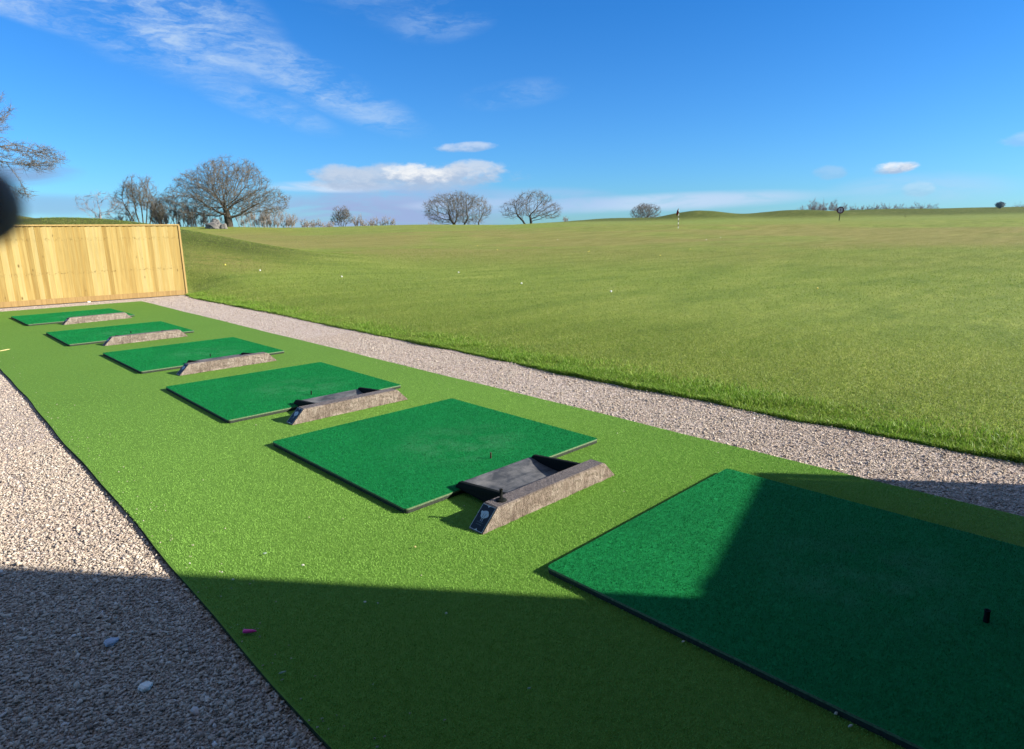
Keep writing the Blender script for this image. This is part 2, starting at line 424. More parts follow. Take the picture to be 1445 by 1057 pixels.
def build_grass():
    parts = []
    # long unmown fringe along the gravel
    n = 150000
    y = rng.uniform(-.6, 16.1, n) ; y = np.where(rng.random(n) < .45, rng.uniform(-.6, 7, n), y)
    s = np.abs(rng.normal(0, .24, n)); s = np.where(rng.random(n) < .2, np.abs(rng.normal(0, .03, n)), s) - .006
    x = edge_x(y) + s
    clump = .75 + .55 * np.sin(x * 9 + np.sin(y * 5) * 2) * np.sin(y * 7.3 + 1.1)
    keep = rng.random(n) < np.clip(clump, .25, 1); x, y, s = x[keep], y[keep], s[keep]
    P = np.stack([x, y, lawn_z(x, y) - .004], -1)
    tall = (np.sin(y * 2.3 + 1.7 * np.sin(y * .9)) + .8 * np.sin(x * 11 + y * 5.1) + rng.normal(0, .5, len(y))) > .1
    v, f = blades(P[tall], .018, .056, .003, .006, .85, True); parts.append((v, f, 1))
    v, f = blades(P[~tall], .010, .030, .003, .006, .8, True); parts.append((v, f, 1))
    # coarser tufts that give the middle distance its grain
    n = 420000
    D = 11 + 34 * rng.random(n) ** .8; a = np.radians(rng.uniform(8, 88, n)); x, y = np.sin(a) * D, np.cos(a) * D
    keep = ((x > edge_x(y) + .3) | (y > 17.5)) & (rng.random(n) < np.clip((46 - D) / 16, 0, 1) * np.clip((D - 10) / 6, 0, 1)); x, y = x[keep], y[keep]
    P = np.stack([x, y, lawn_z(x, y) - .004], -1)
    v, f = blades(P, .012, .036, .006, .014, .7); parts.append((v, f, 0))
    # mown lawn, thinning out with distance
    n = 760000
    y = rng.uniform(-.6, 22, n); s = rng.gamma(1.5, 2.1, n); x = edge_x(y) + s
    D = np.hypot(x, y)
    keep = (rng.random(n) < np.clip((19 - D) / 11, 0, 1)) & ((y > 16.4) | (s > .02)); x, y = x[keep], y[keep]
    P = np.stack([x, y, lawn_z(x, y) - .003], -1)
    v, f = blades(P, .012, .026, .0025, .005, .7); parts.append((v, f, 0))
    V, F, M = join(parts)
    o = link('grass', np_mesh('grass', V, F, 3, M), (M_blade, M_blade2))
    tag(o, 'green grass blades of the lawn, longest along the gravel path', 'grass', kind='stuff')
build_grass()

# ------------------------------------------------------------------ gravel
XL, XR, YF = .635, 3.651, 15.24       # the turf strip
def build_gravel():
    mb = MB(); z0, z1 = -.2, -.019
    for x0, x1, y0, y1 in ((-30, XL + .02, -14, 16.22), (XR - .02, 4.62, -14, 16.22), (XL + .02, XR - .02, YF - .02, 16.22), (4.62, 4.80, 14.9, 16.22)):
        mb.add([(x0, y0, z1), (x1, y0, z1), (x1, y1, z1), (x0, y1, z1)], [(0, 1, 2, 3)])
    tag(mb.build('gravel_path', (M_gbase,)), kind='structure')
    # loose stones
    t = (1 + 5 ** .5) / 2
    ico = np.array([(-1, t, 0), (1, t, 0), (-1, -t, 0), (1, -t, 0), (0, -1, t), (0, 1, t), (0, -1, -t), (0, 1, -t), (t, 0, -1), (t, 0, 1), (-t, 0, -1), (-t, 0, 1)]) / math.hypot(1, t)
    icf = np.array([(0, 11, 5), (0, 5, 1), (0, 1, 7), (0, 7, 10), (0, 10, 11), (1, 5, 9), (5, 11, 4), (11, 10, 2), (10, 7, 6), (7, 1, 8), (3, 9, 4), (3, 4, 2), (3, 2, 6), (3, 6, 8), (3, 8, 9), (4, 9, 5), (2, 4, 11), (6, 2, 10), (8, 6, 7), (9, 8, 1)])
    pts = []
    def area(x0, x1, y0, y1, dens):
        n = int((x1 - x0) * (y1 - y0) * dens); pts.append(np.stack([rng.uniform(x0, x1, n), rng.uniform(y0, y1, n)], -1))
    area(-.55, XL - .003, 1.0, 3.2, 33000); area(-.55, XL - .003, 3.2, 5.2, 20000); area(-.4, XL - .003, 5.2, 9.5, 7000); area(-1.3, -.55, .9, 5.5, 9000); area(-2.6, -1.3, .9, 6, 3200); area(-2., -.4, 5.5, 9.5, 2500)
    area(XR + .004, 4.62, -.5, 3.2, 9000); area(XR + .004, 4.66, 3.2, 8, 6000); area(XR + .004, 4.8, 8, 16.1, 2200); area(.2, XR, YF + .01, 16.05, 1500)
    P = np.concatenate(pts)
    ok = P[:, 0] < np.minimum(edge_x(P[:, 1]) - .0, 99)
    P = P[ok]
    # ridges of the plastic stabiliser grid show as thin gaps between the stones
    g = np.zeros(len(P), bool)
    for x0 in (.02, .16, .30): g |= (np.abs(P[:, 0] - x0 - .02 * np.sin(P[:, 1] * 9)) < .006) & (P[:, 1] > 4.0) & (P[:, 1] < 5.3)
    for y0 in (4.45, 4.62): g |= (np.abs(P[:, 1] - y0 - .02 * np.sin(P[:, 0] * 13)) < .010) & (P[:, 0] < .42)
    for x0 in np.arange(3.78, 4.45, .085):
        g |= (np.abs(P[:, 0] - x0) < .004) & (P[:, 1] > 2.2) & (P[:, 1] < 6.2) & (np.sin(P[:, 1] * 3.1 + x0 * 40) > .1)
    P = P[~g]
    n = len(P)
    r = rng.lognormal(math.log(.0034), .38, n).clip(.0018, .0100)
    sc = np.stack([r * rng.uniform(1.0, 1.95, n), r * rng.uniform(.7, 1.05, n), r * rng.uniform(.30, .55, n)], -1)
    q = rng.normal(size=(n, 4)); q[:, 1:3] *= .17; q /= np.linalg.norm(q, axis=1)[:, None]
    w, x, y, z = q.T
    R = np.stack([1 - 2 * (y * y + z * z), 2 * (x * y - z * w), 2 * (x * z + y * w), 2 * (x * y + z * w), 1 - 2 * (x * x + z * z), 2 * (y * z - x * w), 2 * (x * z - y * w), 2 * (y * z + x * w), 1 - 2 * (x * x + y * y)], -1).reshape(n, 3, 3)
    loc = ico[None] * sc[:, None] * (1 + rng.uniform(-.30, .30, (n, 12, 1)))
    V = np.einsum('nij,nkj->nki', R, loc)
    zc = -.019 + r * rng.uniform(.2, .6, n) + .0024 * rng.random(n) ** 1.5
    V += np.concatenate([P, zc[:, None]], 1)[:, None]
    F = icf[None] + (np.arange(n) * 12)[:, None, None]
    o = link('gravel', np_mesh('gravel', V.reshape(-1, 3), F.reshape(-1, 3), 3), (M_stone,))
    tag(o, 'loose pinkish tan gravel beside the bright turf strip', 'gravel', kind='stuff')
build_gravel()

# ------------------------------------------------------------------ turf strip
def build_turf():
    mb = MB(); y0 = -6.0
    ys = list(np.arange(y0, YF, .25)) + [YF]
    wl = lambda y: XL + .006 * math.sin(y * 2.1) + .004 * math.sin(y * 5.7 + 1)
    wr = lambda y: XR + .006 * math.sin(y * 1.7 + 2) + .004 * math.sin(y * 4.9)
    vs = []; 
    for y in ys: vs += [(wl(y), y, -.05), (wl(y), y, 0), (wr(y), y, 0), (wr(y), y, -.05)]
    fs = []; fm = []
    for i in range(len(ys) - 1):
        a = i * 4; b = a + 4
        mb.add([vs[a], vs[a + 1], vs[b + 1], vs[b]], [(0, 3, 2, 1)], 1)
        mb.add([vs[a + 1], vs[a + 2], vs[b + 2], vs[b + 1]], [(0, 1, 2, 3)], 0)
        mb.add([vs[a + 2], vs[a + 3], vs[b + 3], vs[b + 2]], [(0, 1, 2, 3)], 1)
    k = len(vs) - 4
    mb.add(vs[k:], [(0, 1, 2, 3)], 1)
    V0 = np.array(mb.v); M0 = np.array(mb.m); F0 = np.array(mb.f)
    T0 = np.concatenate([F0[:, [0, 1, 2]], F0[:, [0, 2, 3]]]); TM = np.concatenate([M0, M0])
    # pile fibres on the near part
    n = 900000
    x = rng.uniform(XL + .004, XR - .004, n); y = .2 + rng.gamma(1.7, 1.35, n)
    D = np.hypot(x, y); keep = (y < 9.5) & (rng.random(n) < np.clip((8.5 - D) / 5.5, .0, 1)); x, y = x[keep], y[keep]
    v, f = blades(np.stack([x, y, np.full(len(x), -.001)], -1), .004, .008, .0011, .0020, .38, wind=(-.05, -.14))
    V = np.concatenate([V0, v]); F = np.concatenate([T0, f + len(V0)]); M = np.concatenate([TM, np.full(len(f), 2)])
    o = link('artificial_turf', np_mesh('artificial_turf', V, F, 3, M), (M_turf, M_edge, M_turf_f))
    tag(o, kind='structure')
build_turf()

# ------------------------------------------------------------------ hitting mats
MAT_POS = [(1.724, .112, .017), (1.610, 2.467, .012), (1.573, 4.673, 0.), (1.601, 7.072, .016), (1.417, 9.591, .015), (1.341, 12.352, .032)]
MAT_LABEL = ['dark green hitting mat at the lower right, mostly in shadow with one sunlit corner',
             'sunlit green hitting mat beside the ball tray that shows its open rubber pan',
             'green hitting mat second behind the open ball tray, third from the shadow',
             'green hitting mat in the middle of the far four, third from the fence',
             'green hitting mat second from the wooden fence',
             'green hitting mat closest to the wooden fence']
def make_mat():
    root = empty('hitting_mat')
    W = 1.5; r = .02; rc = []
    for cx, cy, a0 in ((W - r, r, -90), (W - r, W - r, 0), (r, W - r, 90), (r, r, 180)):
        for k in range(5):
            a = rad(a0 + 90 * k / 4); rc.append((cx + r * math.cos(a), cy + r * math.sin(a)))
    def slab(mb, z0, z1, grow, m_side, m_top):
        p = [(x + (x - W / 2) * grow, y + (y - W / 2) * grow) for x, y in rc]; n = len(p)
        mb.add([(x, y, z0) for x, y in p] + [(x, y, z1) for x, y in p], [(k, (k + 1) % n, (k + 1) % n + n, k + n) for k in range(n)], m_side)
        mb.add([(x, y, z1) for x, y in p], [tuple(range(n))], m_top)
    b = MB(); slab(b, .001, .0185, -.001, 0, 0); b.build('rubber_base', (M_foam,), root)
    s = MB(); slab(s, .019, .028, 0, 1, 0)
    me = s.mesh('turf_surface')
    V0 = np.array([v.co for v in me.vertices]); tri = []; tm = []
    for p in me.polygons:
        vs = list(p.vertices)
        for k in range(1, len(vs) - 1): tri.append((vs[0], vs[k], vs[k + 1])); tm.append(p.material_index)
    n = 95000
    P = np.stack([rng.uniform(.003, W - .003, n), rng.uniform(.003, W - .003, n), np.full(n, .027)], -1)
    v, f = blades(P, .004, .009, .0012, .0022, .55, wind=(.05, -.2))
    V = np.concatenate([V0, v]); F = np.concatenate([np.array(tri), f + len(V0)]); M = np.concatenate([np.array(tm), np.full(n, 2)])
    link('turf_surface', np_mesh('turf_surface', V, F, 3, M), (M_mat, M_rim, M_mat_f), root)
    return root
mat0 = make_mat()
for i, (x, y, a) in enumerate(MAT_POS):
    o = mat0 if i == 0 else copy_tree(mat0)
    o.location = (x, y, 0); o.rotation_euler = (0, 0, a)
    tag(o, MAT_LABEL[i], 'golf mat', 'green hitting mats on the turf strip')

# ------------------------------------------------------------------ rubber tees
def tee_mesh(h, r, name='rubber_tee', flange=0.0, mat=None):
    mb = MB(); n = 14; pr = [(0, r * 1.0), (h * .12, r * .98), (h * .8, r * .86), (h * .93, r * .98), (h, r * 1.08), (h, r * .72), (h * .88, r * .6)]
    if flange: pr = [(0, flange), (.004, flange), (.006, flange * .55), (.009, r * 1.05)] + pr[1:]
    vs = [(q * math.cos(2 * math.pi * k / n), q * math.sin(2 * math.pi * k / n), z) for z, q in pr for k in range(n)]
    fs = [(i * n + k, i * n + (k + 1) % n, (i + 1) * n + (k + 1) % n, (i + 1) * n + k) for i in range(len(pr) - 1) for k in range(n)]
    fs.append(tuple((len(pr) - 1) * n + k for k in range(n)))
    mb.add(vs, fs); me = mb.mesh(name, smooth=True); me.materials.append(mat or M_black)
    return me
TEES = [((2.487, .306), .046, .0095, 'black rubber tee standing in the shaded part of the half sunlit mat', M_black),
        ((2.378, 2.708), .038, .0055, 'brown rubber tee standing in the mat beside the open ball tray', M_brown),
        ((2.350, 4.932), .036, .0055, 'black rubber tee behind the ball tray second from the shadow', M_black),
        ((2.365, 7.353), .036, .0055, 'small dark tee sticking up over the ball tray third from the shadow', M_black),
        ((2.223, 10.041), .030, .0075, 'tiny dark tee behind the ball tray second from the wooden fence', M_black)]
for (x, y), h, r, lab, m in TEES:
    o = link('rubber_tee', tee_mesh(h, r, mat=m)); o.location = (x, y, .026); o.rotation_euler = (rng.uniform(-.06, .06), rng.uniform(-.06, .06), 0)
    tag(o, lab, 'tee', 'rubber tees on the mats')

# ------------------------------------------------------------------ ball trays
def make_tray(detail=True):
    """block 1.0 x 0.092 x 0.1 with sloping ends, an open rubber pan behind it and a printed plate on the near end"""
    root = empty('ball_tray')
    # block: slightly rough front face
    import bmesh
    bm = bmesh.new()
    nx, nz = 44, 7; L, Dp, H, e = 1.0, .094, .1, .1
    rr = random.Random(3)
    def fp(i, k, back=False):
        u = i / nx; t = k / nz; z = H * t
        x = (e * t) + (L - 2 * e * t) * u
        j = 0 if back or k in (nz,) or i in (0, nx) else rr.uniform(-.0035, .0035)
        return (x, (Dp if back else 0) + j, z)
    fr = [[bm.verts.new(fp(i, k)) for i in range(nx + 1)] for k in range(nz + 1)]
    bk = [[bm.verts.new(fp(i, k, True)) for i in (0, nx)] for k in (0, nz)]
    for k in range(nz):
        for i in range(nx): bm.faces.new((fr[k][i], fr[k][i + 1], fr[k + 1][i + 1], fr[k + 1][i]))
    bm.faces.new([fr[nz][i] for i in range(nx + 1)] + [bk[1][1], bk[1][0]])
    bm.faces.new((bk[0][1], bk[0][0], bk[1][0], bk[1][1]))
    bm.faces.new([fr[k][0] for k in range(nz, -1, -1)] + [bk[0][0], bk[1][0]][::1])
    bm.faces.new([fr[k][nx] for k in range(nz + 1)] + [bk[1][1], bk[0][1]])
    bm.normal_update(); bmesh.ops.recalc_face_normals(bm, faces=bm.faces)
    top = [ed for ed in bm.edges if len(ed.link_faces) == 2 and ed.calc_face_angle(0) > .55 and max(v.co.z for v in ed.verts) > H - .001 and min(v.co.z for v in ed.verts) > H - .001]
    bmesh.ops.bevel(bm, geom=top, offset=.004, segments=2, affect='EDGES')
    me = bpy.data.meshes.new('stone_block'); bm.to_mesh(me); bm.free()
    link('stone_block', me, (M_block,), root)
    # rubber pan: sloping floor with a lip on the mat, two flared end walls
    x0, x1 = .240, .828; y0, y1 = .096, .470; th = .024
    def wall(xa, xb, fa, fb):
        p = MB(); p.hexa([(xa - fa, y0, .002), (xb + fb, y0, .002), (xb + fb, y1, .030), (xa - fa, y1, .030), (xa, y0, .094), (xb, y0, .094), (xb, y1 - .022, .060), (xa, y1 - .022, .060)]); p.build('pan_wall', (M_black,), root, .004)
    wall(x0, x0 + th, .012, .008); wall(x1 - th, x1, .008, .012)
    q = MB(); xi0, xi1 = x0 + th - .002, x1 - th + .002; N = 10
    prof = [(y0, .03), (y0 + .02, .012), (y0 + .06, .010), (y0 + .13, .013), (y0 + .22, .020), (y0 + .30, .032), (y0 + .335, .042), (y1 - .004, .044)]
    vs = []; 
    for j in range(N + 1):
        x = xi0 + (xi1 - xi0) * j / N
        for (yy, zz) in prof: vs.append((x, yy, zz))
    m = len(prof)
    q.add(vs, [(j * m + i, (j + 1) * m + i, (j + 1) * m + i + 1, j * m + i + 1) for j in range(N) for i in range(m - 1)])
    yl = prof[-1][0]
    q.add([(xi0, yl, .044), (xi1, yl, .044), (xi1, yl, .028), (xi0, yl, .028)], [(0, 1, 2, 3)])
    q.build('pan_floor', (M_tray,), root, smooth=True)
    # printed plate on the sloping end: local frame u = along y, w = up the slope
    pl = empty('name_plate')
    pl.parent = root
    S = math.hypot(e, H); nvec = Vector((-H, 0, e)).normalized(); wv = Vector((e, 0, H)).normalized()
    def P3(u, w, d): 
        b = Vector((0, Dp - u, 0)) + wv * w + nvec * d; return tuple(b)
    def poly(mb, pts, d): mb.add([P3(u, w, d) for u, w in pts], [tuple(range(len(pts)))])
    def slab(mb, pts, d0, d1):
        n = len(pts); mb.add([P3(u, w, d0) for u, w in pts] + [P3(u, w, d1) for u, w in pts], [(k, (k + 1) % n, (k + 1) % n + n, k + n) for k in range(n)] + [tuple(range(n, 2 * n))])
    bpy.data.objects.remove(pl)
    a = MB(); slab(a, [(.003, .004), (Dp - .003, .004), (Dp - .003, S - .006), (.003, S - .006)], .0003, .003)
    plate = link('name_plate', a.mesh('name_plate', .0006, 1), (M_plate,), root)
    if detail:
        bd = MB(); i0, i1, j0, j1 = .0045, Dp - .0045, .0055, S - .0075; t = .0022
        for q4 in ([(i0, j0), (i1, j0), (i1, j0 + t), (i0, j0 + t)], [(i0, j1 - t), (i1, j1 - t), (i1, j1), (i0, j1)], [(i0, j0 + t), (i0 + t, j0 + t), (i0 + t, j1 - t), (i0, j1 - t)], [(i1 - t, j0 + t), (i1, j0 + t), (i1, j1 - t), (i1 - t, j1 - t)]): poly(bd, q4, .0034)
        c = (i0 + i1) / 2
        poly(bd, [(c - .012, j1 - t), (c - .004, j1 - t - .003), (c, j1 - t - .009), (c + .004, j1 - t - .003), (c + .012, j1 - t)][::-1], .0035)
        poly(bd, [(c - .012, j0 + t), (c - .004, j0 + t + .003), (c, j0 + t + .009), (c + .004, j0 + t + .003), (c + .012, j0 + t)], .0035)
        bd.build('border', (M_silver,), plate)
        tr = MB(); cy = .088; cen = c
        # crown of the emblem: rounded, lop-sided, with two thin trunks
        pts = []
        for k in range(26):
            an = 2 * math.pi * k / 26
            ru = .0235 * (1 + .08 * math.cos(3 * an + .6)); rw = .0195 * (1 + .08 * math.sin(2 * an))
            pts.append((cen + .002 + ru * math.cos(an), cy + rw * math.sin(an)))
        poly(tr, pts, .0036)
        poly(tr, [(cen - .028, cy + .006), (cen - .019, cy - .006), (cen - .012, cy + .012), (cen - .026, cy + .013)][::1], .0037)
        for du in (-.004, .006):
            poly(tr, [(cen + du - .0012, cy - .036), (cen + du + .0012, cy - .036), (cen + du + .0016, cy - .015), (cen + du - .0010, cy - .015)], .0037)
        tr.build('emblem', (M_print,), plate)
        dk = MB()
        for du in (-.004, .006): poly(dk, [(cen + du - .0012, cy - .016), (cen + du + .0010, cy - .016), (cen + du * 1.5 + .0008, cy + .006), (cen + du * 1.5 - .0004, cy + .006)], .0040)
        dk.build('emblem_branch', (M_plate,), plate)
        # two short lines of faint lettering, too small to read in the photo
        lt = MB(); rr2 = random.Random(5)
        for row, (w0, hh, span) in enumerate(((.043, .006, .040), (.033, .0045, .034))):
            u = cen - span / 2
            while u < cen + span / 2:
                wd = rr2.uniform(.0022, .0042)
                for q4 in ([(u, w0), (u + .0011, w0), (u + .0011, w0 + hh), (u, w0 + hh)], [(u + .0011, w0 + hh - .0011), (u + wd, w0 + hh - .0011), (u + wd, w0 + hh), (u + .0011, w0 + hh)], [(u + .0011, w0 + hh * .42), (u + wd * .9, w0 + hh * .42), (u + wd * .9, w0 + hh * .42 + .001), (u + .0011, w0 + hh * .42 + .001)]): poly(lt, q4, .0036)
                u += wd + .0016
        lt.build('lettering', (M_dimprint,), plate)
    return root
TRAYS = [(1.730, 2.041, .0187, 'ball tray with stone effect block and open rubber pan, a short post on top'),
         (1.882, 4.299, -.003, 'ball tray with visible emblem plate and rubber pan, second from the shadow'),
         (1.844, 6.692, .030, 'ball tray with stone effect block, third from the shadow'),
         (1.741, 9.281, .034, 'long low ball tray second from the wooden fence'),
         (1.760, 12.06, .13, 'small looking ball tray closest to the wooden fence, turned slightly askew')]
tray0 = make_tray()
for i, (x, y, a, lab) in enumerate(TRAYS):
    o = tray0 if i == 0 else copy_tree(tray0)
    o.location = (x, y, .0015); o.rotation_euler = (0, 0, a)
    tag(o, lab, 'ball tray', 'ball trays beside the mats')
o = link('tee_holder', tee_mesh(.056, .0085, 'tee_holder', .027)); o.location = (1.897, 2.092, .1016)
tag(o, 'black tee on a round flange standing on top of the ball tray block', 'tee')

# ------------------------------------------------------------------ wooden fence at the end of the bays
def pine_fence(root, W, H, seed):
    """local x 0..W, front face towards -y; parts: boards, gravel board, cap, posts"""
    rr = random.Random(seed)
    b = MB(); x = .03; 
    while x < W - .024:
        w = min(rr.uniform(.088, .125), W - .0185 - x + .004); t0, t1 = rr.uniform(.002, .006), rr.uniform(.024, .034)
        lean = rr.uniform(-.004, .004); off = rr.uniform(-.003, .003); zt = H - .0292
        b.hexa([(x, .0 + off - t0, .1115), (x + w - .004, 0 + off - t1, .1115), (x + w - .004, .0115, .1115), (x, .0115, .1115),
                (x + lean, 0 + off - t0, zt), (x + w - .004 + lean, 0 + off - t1, zt), (x + w - .004 + lean, .0115, zt), (x + lean, .0115, zt)])
        x += w - .001
    b.build('boards', (M_pine,), root)
    g = MB(); g.box(0.0, W - .012, -.03, .012, .0, .112); g.build('gravel_board', (M_gboard,), root, .004)
    c = MB(); c.box(0, W + .012, -.048, .06, H - .03, H); c.build('cap_rail', (M_pine2,), root, .003)
    e = MB(); e.box(W - .018, W + .020, -.046, .05, .0, H - .031); e.build('end_post', (M_pine2,), root, .003)
    
    for zz in (.35, H - .35):
        p = MB(); p.box(0, W - .02, .014, .055, zz, zz + .08); p.build('back_rail', (M_pine2,), root)
    for k in range(int(W // 1.8) + 1):
        q = MB(); xx = .1 + k * 1.8; q.box(xx, xx + .1, .057, .157, 0, H - .04); q.build('post', (M_pine2,), root, .004)
fence = empty('wooden_fence', (-3.2, 16.15, -.005), 0)
tag(fence, 'pale new pine board fence closing off the far end of the turf strip', 'fence')
pine_fence(fence, 8.03, 1.60, 11)

# ------------------------------------------------------------------ the range building behind the viewer: its shade falls across the near turf
bld = empty('range_building', (-8, -9, 0), 0)
tag(bld, 'dark timber clad range building behind the viewer that shades the near turf', 'building')
def bw(name, x0, x1, y0, y1, z0, z1, m):
    q = MB(); q.box(x0 + 8, x1 + 8, y0 + 9, y1 + 9, z0, z1); return q.build(name, (m,), bld)
CX, CY, HB = 4.26, -1.80, 3.5
q = MB(); x = -8.
while x < CX - .01:
    w = min(.18, CX - x); q.box(x + 8, x + 8 + w - .008, CY - .10 + 9, CY - .0 + 9, -.03, HB); x += w
q.build('front_cladding', (M_clad,), bld)
bw('end_wall', CX - .12, CX, -9, CY - .102, -.03, HB, M_clad); bw('side_wall', -8, -7.88, -9, CY - .102, -.03, HB, M_clad)
bw('rear_wall', -7.88, CX - .122, -9, -8.88, -.03, HB, M_clad); bw('roof', -8.0, CX, -9.0, CY, HB + .002, HB + .09, M_clad)
bw('added_canopy', -8.0, CX, CY + .002, 1.0, HB - .12, HB - .02, M_clad)  # unseen canopy added to block overhead skylight from the near ground
dr = bw('door', -1.2, -.25, CY + .003, CY + .045, -.02, 2.03, M_gboard); h = MB(); h.tube([(7.65, 9 + CY + .06, 1.0), (7.65, 9 + CY + .10, 1.0), (7.55, 9 + CY + .10, 1.0)], [.009] * 3, 8); h.build('handle', (M_black,), dr)
scr = empty('timber_screen', (4.12, -1.785, -.03), rad(16.0))
tag(scr, 'low pine board screen joined to the corner of the range building', 'screen')
pine_fence(scr, 1.55, 1.655, 23)

# ------------------------------------------------------------------ trees
def envelope_points(ells, n, seed, shell=.35):
    r = np.random.default_rng(seed); out = []
    tot = sum(e[3] * e[4] * e[5] for e in ells)
    for (cx, cy, cz, rx, ry, rz) in ells:
        m = max(20, int(n * rx * ry * rz / tot)); d = r.normal(size=(m, 3)); d /= np.linalg.norm(d, axis=1)[:, None]
        rr = (shell + (1 - shell) * r.random(m)) ** (1 / 2.2)
        out.append(d * rr[:, None] * np.array([rx, ry, rz]) + np.array([cx, cy, cz]))
    return np.concatenate(out)
def punch(A, k, r0, r1, seed):
    """removes a few pockets so that the crown has gaps and an uneven outline"""
    r = np.random.default_rng(seed); far = A[np.argsort(-np.linalg.norm(A - A.mean(0), axis=1))[:len(A) // 2]]
    for c in far[r.integers(0, len(far), k)]: A = A[np.linalg.norm(A - c, axis=1) > r.uniform(r0, r1)]
    return A
def colonize(attr, roots, step, infl, kill, iters, seed, wob=.18):
    r = np.random.default_rng(seed)
    N = [np.array(p, float) for p, _ in roots]; par = [q for _, q in roots]
    A = attr.copy(); best = np.full(len(A), 1e9); who = np.zeros(len(A), int); start = 0
    for it in range(iters):
        new = np.array(N[start:])
        if len(new) and len(A):
            d = np.linalg.norm(A[:, None] - new[None], axis=2); j = d.argmin(1); dm = d[np.arange(len(A)), j]
            u = dm < best; best[u] = dm[u]; who[u] = j[u] + start
        alive = best > kill; A, best, who = A[alive], best[alive], who[alive]
        start = len(N); act = best < infl
        if not act.any(): break
        ids = np.unique(who[act]); Na = np.array(N)
        for i in ids:
            s = A[act & (who == i)] - Na[i]; s /= np.linalg.norm(s, axis=1)[:, None]; d = s.sum(0)
            pd = Na[i] - Na[par[i]] if par[i] >= 0 else np.array([0, 0, 1.]); pd = pd / (np.linalg.norm(pd) + 1e-9)
            d = d / (np.linalg.norm(d) + 1e-9) + pd * .35 + r.normal(0, wob, 3); d /= np.linalg.norm(d)
            q_ = Na[i] + d * step
            if np.min(np.sum((Na - q_) ** 2, 1)) < (.45 * step) ** 2: continue
            N.append(q_); par.append(int(i))
        if len(N) > 13000 or len(N) == start: break
    return np.array(N), np.array(par)
def skeleton_mesh(N, par, r_tip, r_trunk, expo=2.3, sides=4, thick=.05, twigs=3, tw_len=.7, tw_r=.010, seed=0, droop=0.):
    """returns ((V,F) trunk and limbs, (V,F) crown)"""
    r = np.random.default_rng(seed); n = len(N)
    kids = [[] for _ in range(n)]
    for i in range(n):
        if par[i] >= 0: kids[par[i]].append(i)
    cnt = np.zeros(n)
    for i in range(n - 1, -1, -1): cnt[i] = 1 if not kids[i] else sum(cnt[k] for k in kids[i])
    R = r_tip * cnt ** (1 / expo); R = np.minimum(R, r_trunk) * 1.0
    sc = r_trunk / max(R[0], 1e-6); R = R * np.where(R > 3 * r_tip, sc ** ((np.log(np.maximum(R, 1e-9) / (3 * r_tip)) / max(math.log(R[0] / (3 * r_tip)), .1)).clip(0, 1)), 1)
    out = {0: ([], [], [0]), 1: ([], [], [0])}
    def ring(c, d, rr, k):
        q = np.cross(d, (0.3, .2, 1.)) if abs(d[2]) < .95 else np.cross(d, (1., 0, 0)); q /= np.linalg.norm(q); w = np.cross(d, q)
        an = 2 * np.pi * np.arange(k) / k
        return c + rr * (np.cos(an)[:, None] * q + np.sin(an)[:, None] * w)
    for i in range(n):
        p = par[i]
        if p < 0: continue
        d = N[i] - N[p]; L = np.linalg.norm(d)
        if L < 1e-6: continue
        d /= L; which = 0 if R[i] > thick else 1; k = (8 if R[i] > .12 else 5) if which == 0 else 3
        main = max(kids[p], key=lambda z: cnt[z]) == i
        ra = R[p] if main else min(R[p], R[i] * 1.25)
        V, F, b = out[which]
        V.append(ring(N[p] - d * min(ra, L) * .25, d, ra, k)); V.append(ring(N[i], d, R[i], k))
        j = np.arange(k); F.append(np.stack([j, (j + 1) % k, (j + 1) % k + k, j + k], -1) + b[0]); b[0] += 2 * k
    V, F, b = out[1]
    # fine twigs on thin wood
    thin = [i for i in range(n) if par[i] >= 0 and cnt[i] <= 6]
    pos, dirs = [], []
    for i in thin:
        d = N[i] - N[par[i]]; d /= np.linalg.norm(d) + 1e-9
        for _ in range(twigs): pos.append(N[i] - d * r.uniform(0, .4)); dirs.append(d)
    if pos:
        pos = np.array(pos); dirs = np.array(dirs); m = len(pos)
        dd = dirs + r.normal(0, .55, (m, 3)); dd[:, 2] += .30 - droop; dd /= np.linalg.norm(dd, axis=1)[:, None]
        ln = r.uniform(.45, 1.1, m) * tw_len
        q = np.cross(dd, r.normal(size=(m, 3))); q /= np.linalg.norm(q, axis=1)[:, None]; w = np.cross(dd, q)
        an = 2 * np.pi * np.arange(3) / 3
        base = pos[:, None] + tw_r * (np.cos(an)[None, :, None] * q[:, None] + np.sin(an)[None, :, None] * w[:, None])
        bendv = r.normal(0, .12, (m, 3)) * ln[:, None]
        mid = pos + dd * ln[:, None] * .55 + bendv
        midr = mid[:, None] + tw_r * .75 * (np.cos(an)[None, :, None] * q[:, None] + np.sin(an)[None, :, None] * w[:, None])
        tip = pos + dd * ln[:, None]; tipr = tip[:, None] + tw_r * .35 * (np.cos(an)[None, :, None] * q[:, None] + np.sin(an)[None, :, None] * w[:, None])
        VV = np.concatenate([base, midr, tipr], 1); j = np.arange(3)
        f1 = np.stack([j, (j + 1) % 3, (j + 1) % 3 + 3, j + 3], -1); ff = np.concatenate([f1, f1 + 3])
        FF = ff[None] + (np.arange(m) * 9)[:, None, None] + b[0]
        V.append(VV.reshape(-1, 3)); F.append(FF.reshape(-1, 4)); b[0] += 9 * m
    res = []
    for w_ in (0, 1):
        V, F, _ = out[w_]
        res.append((np.concatenate(V), np.concatenate(F)) if V else None)
    return res
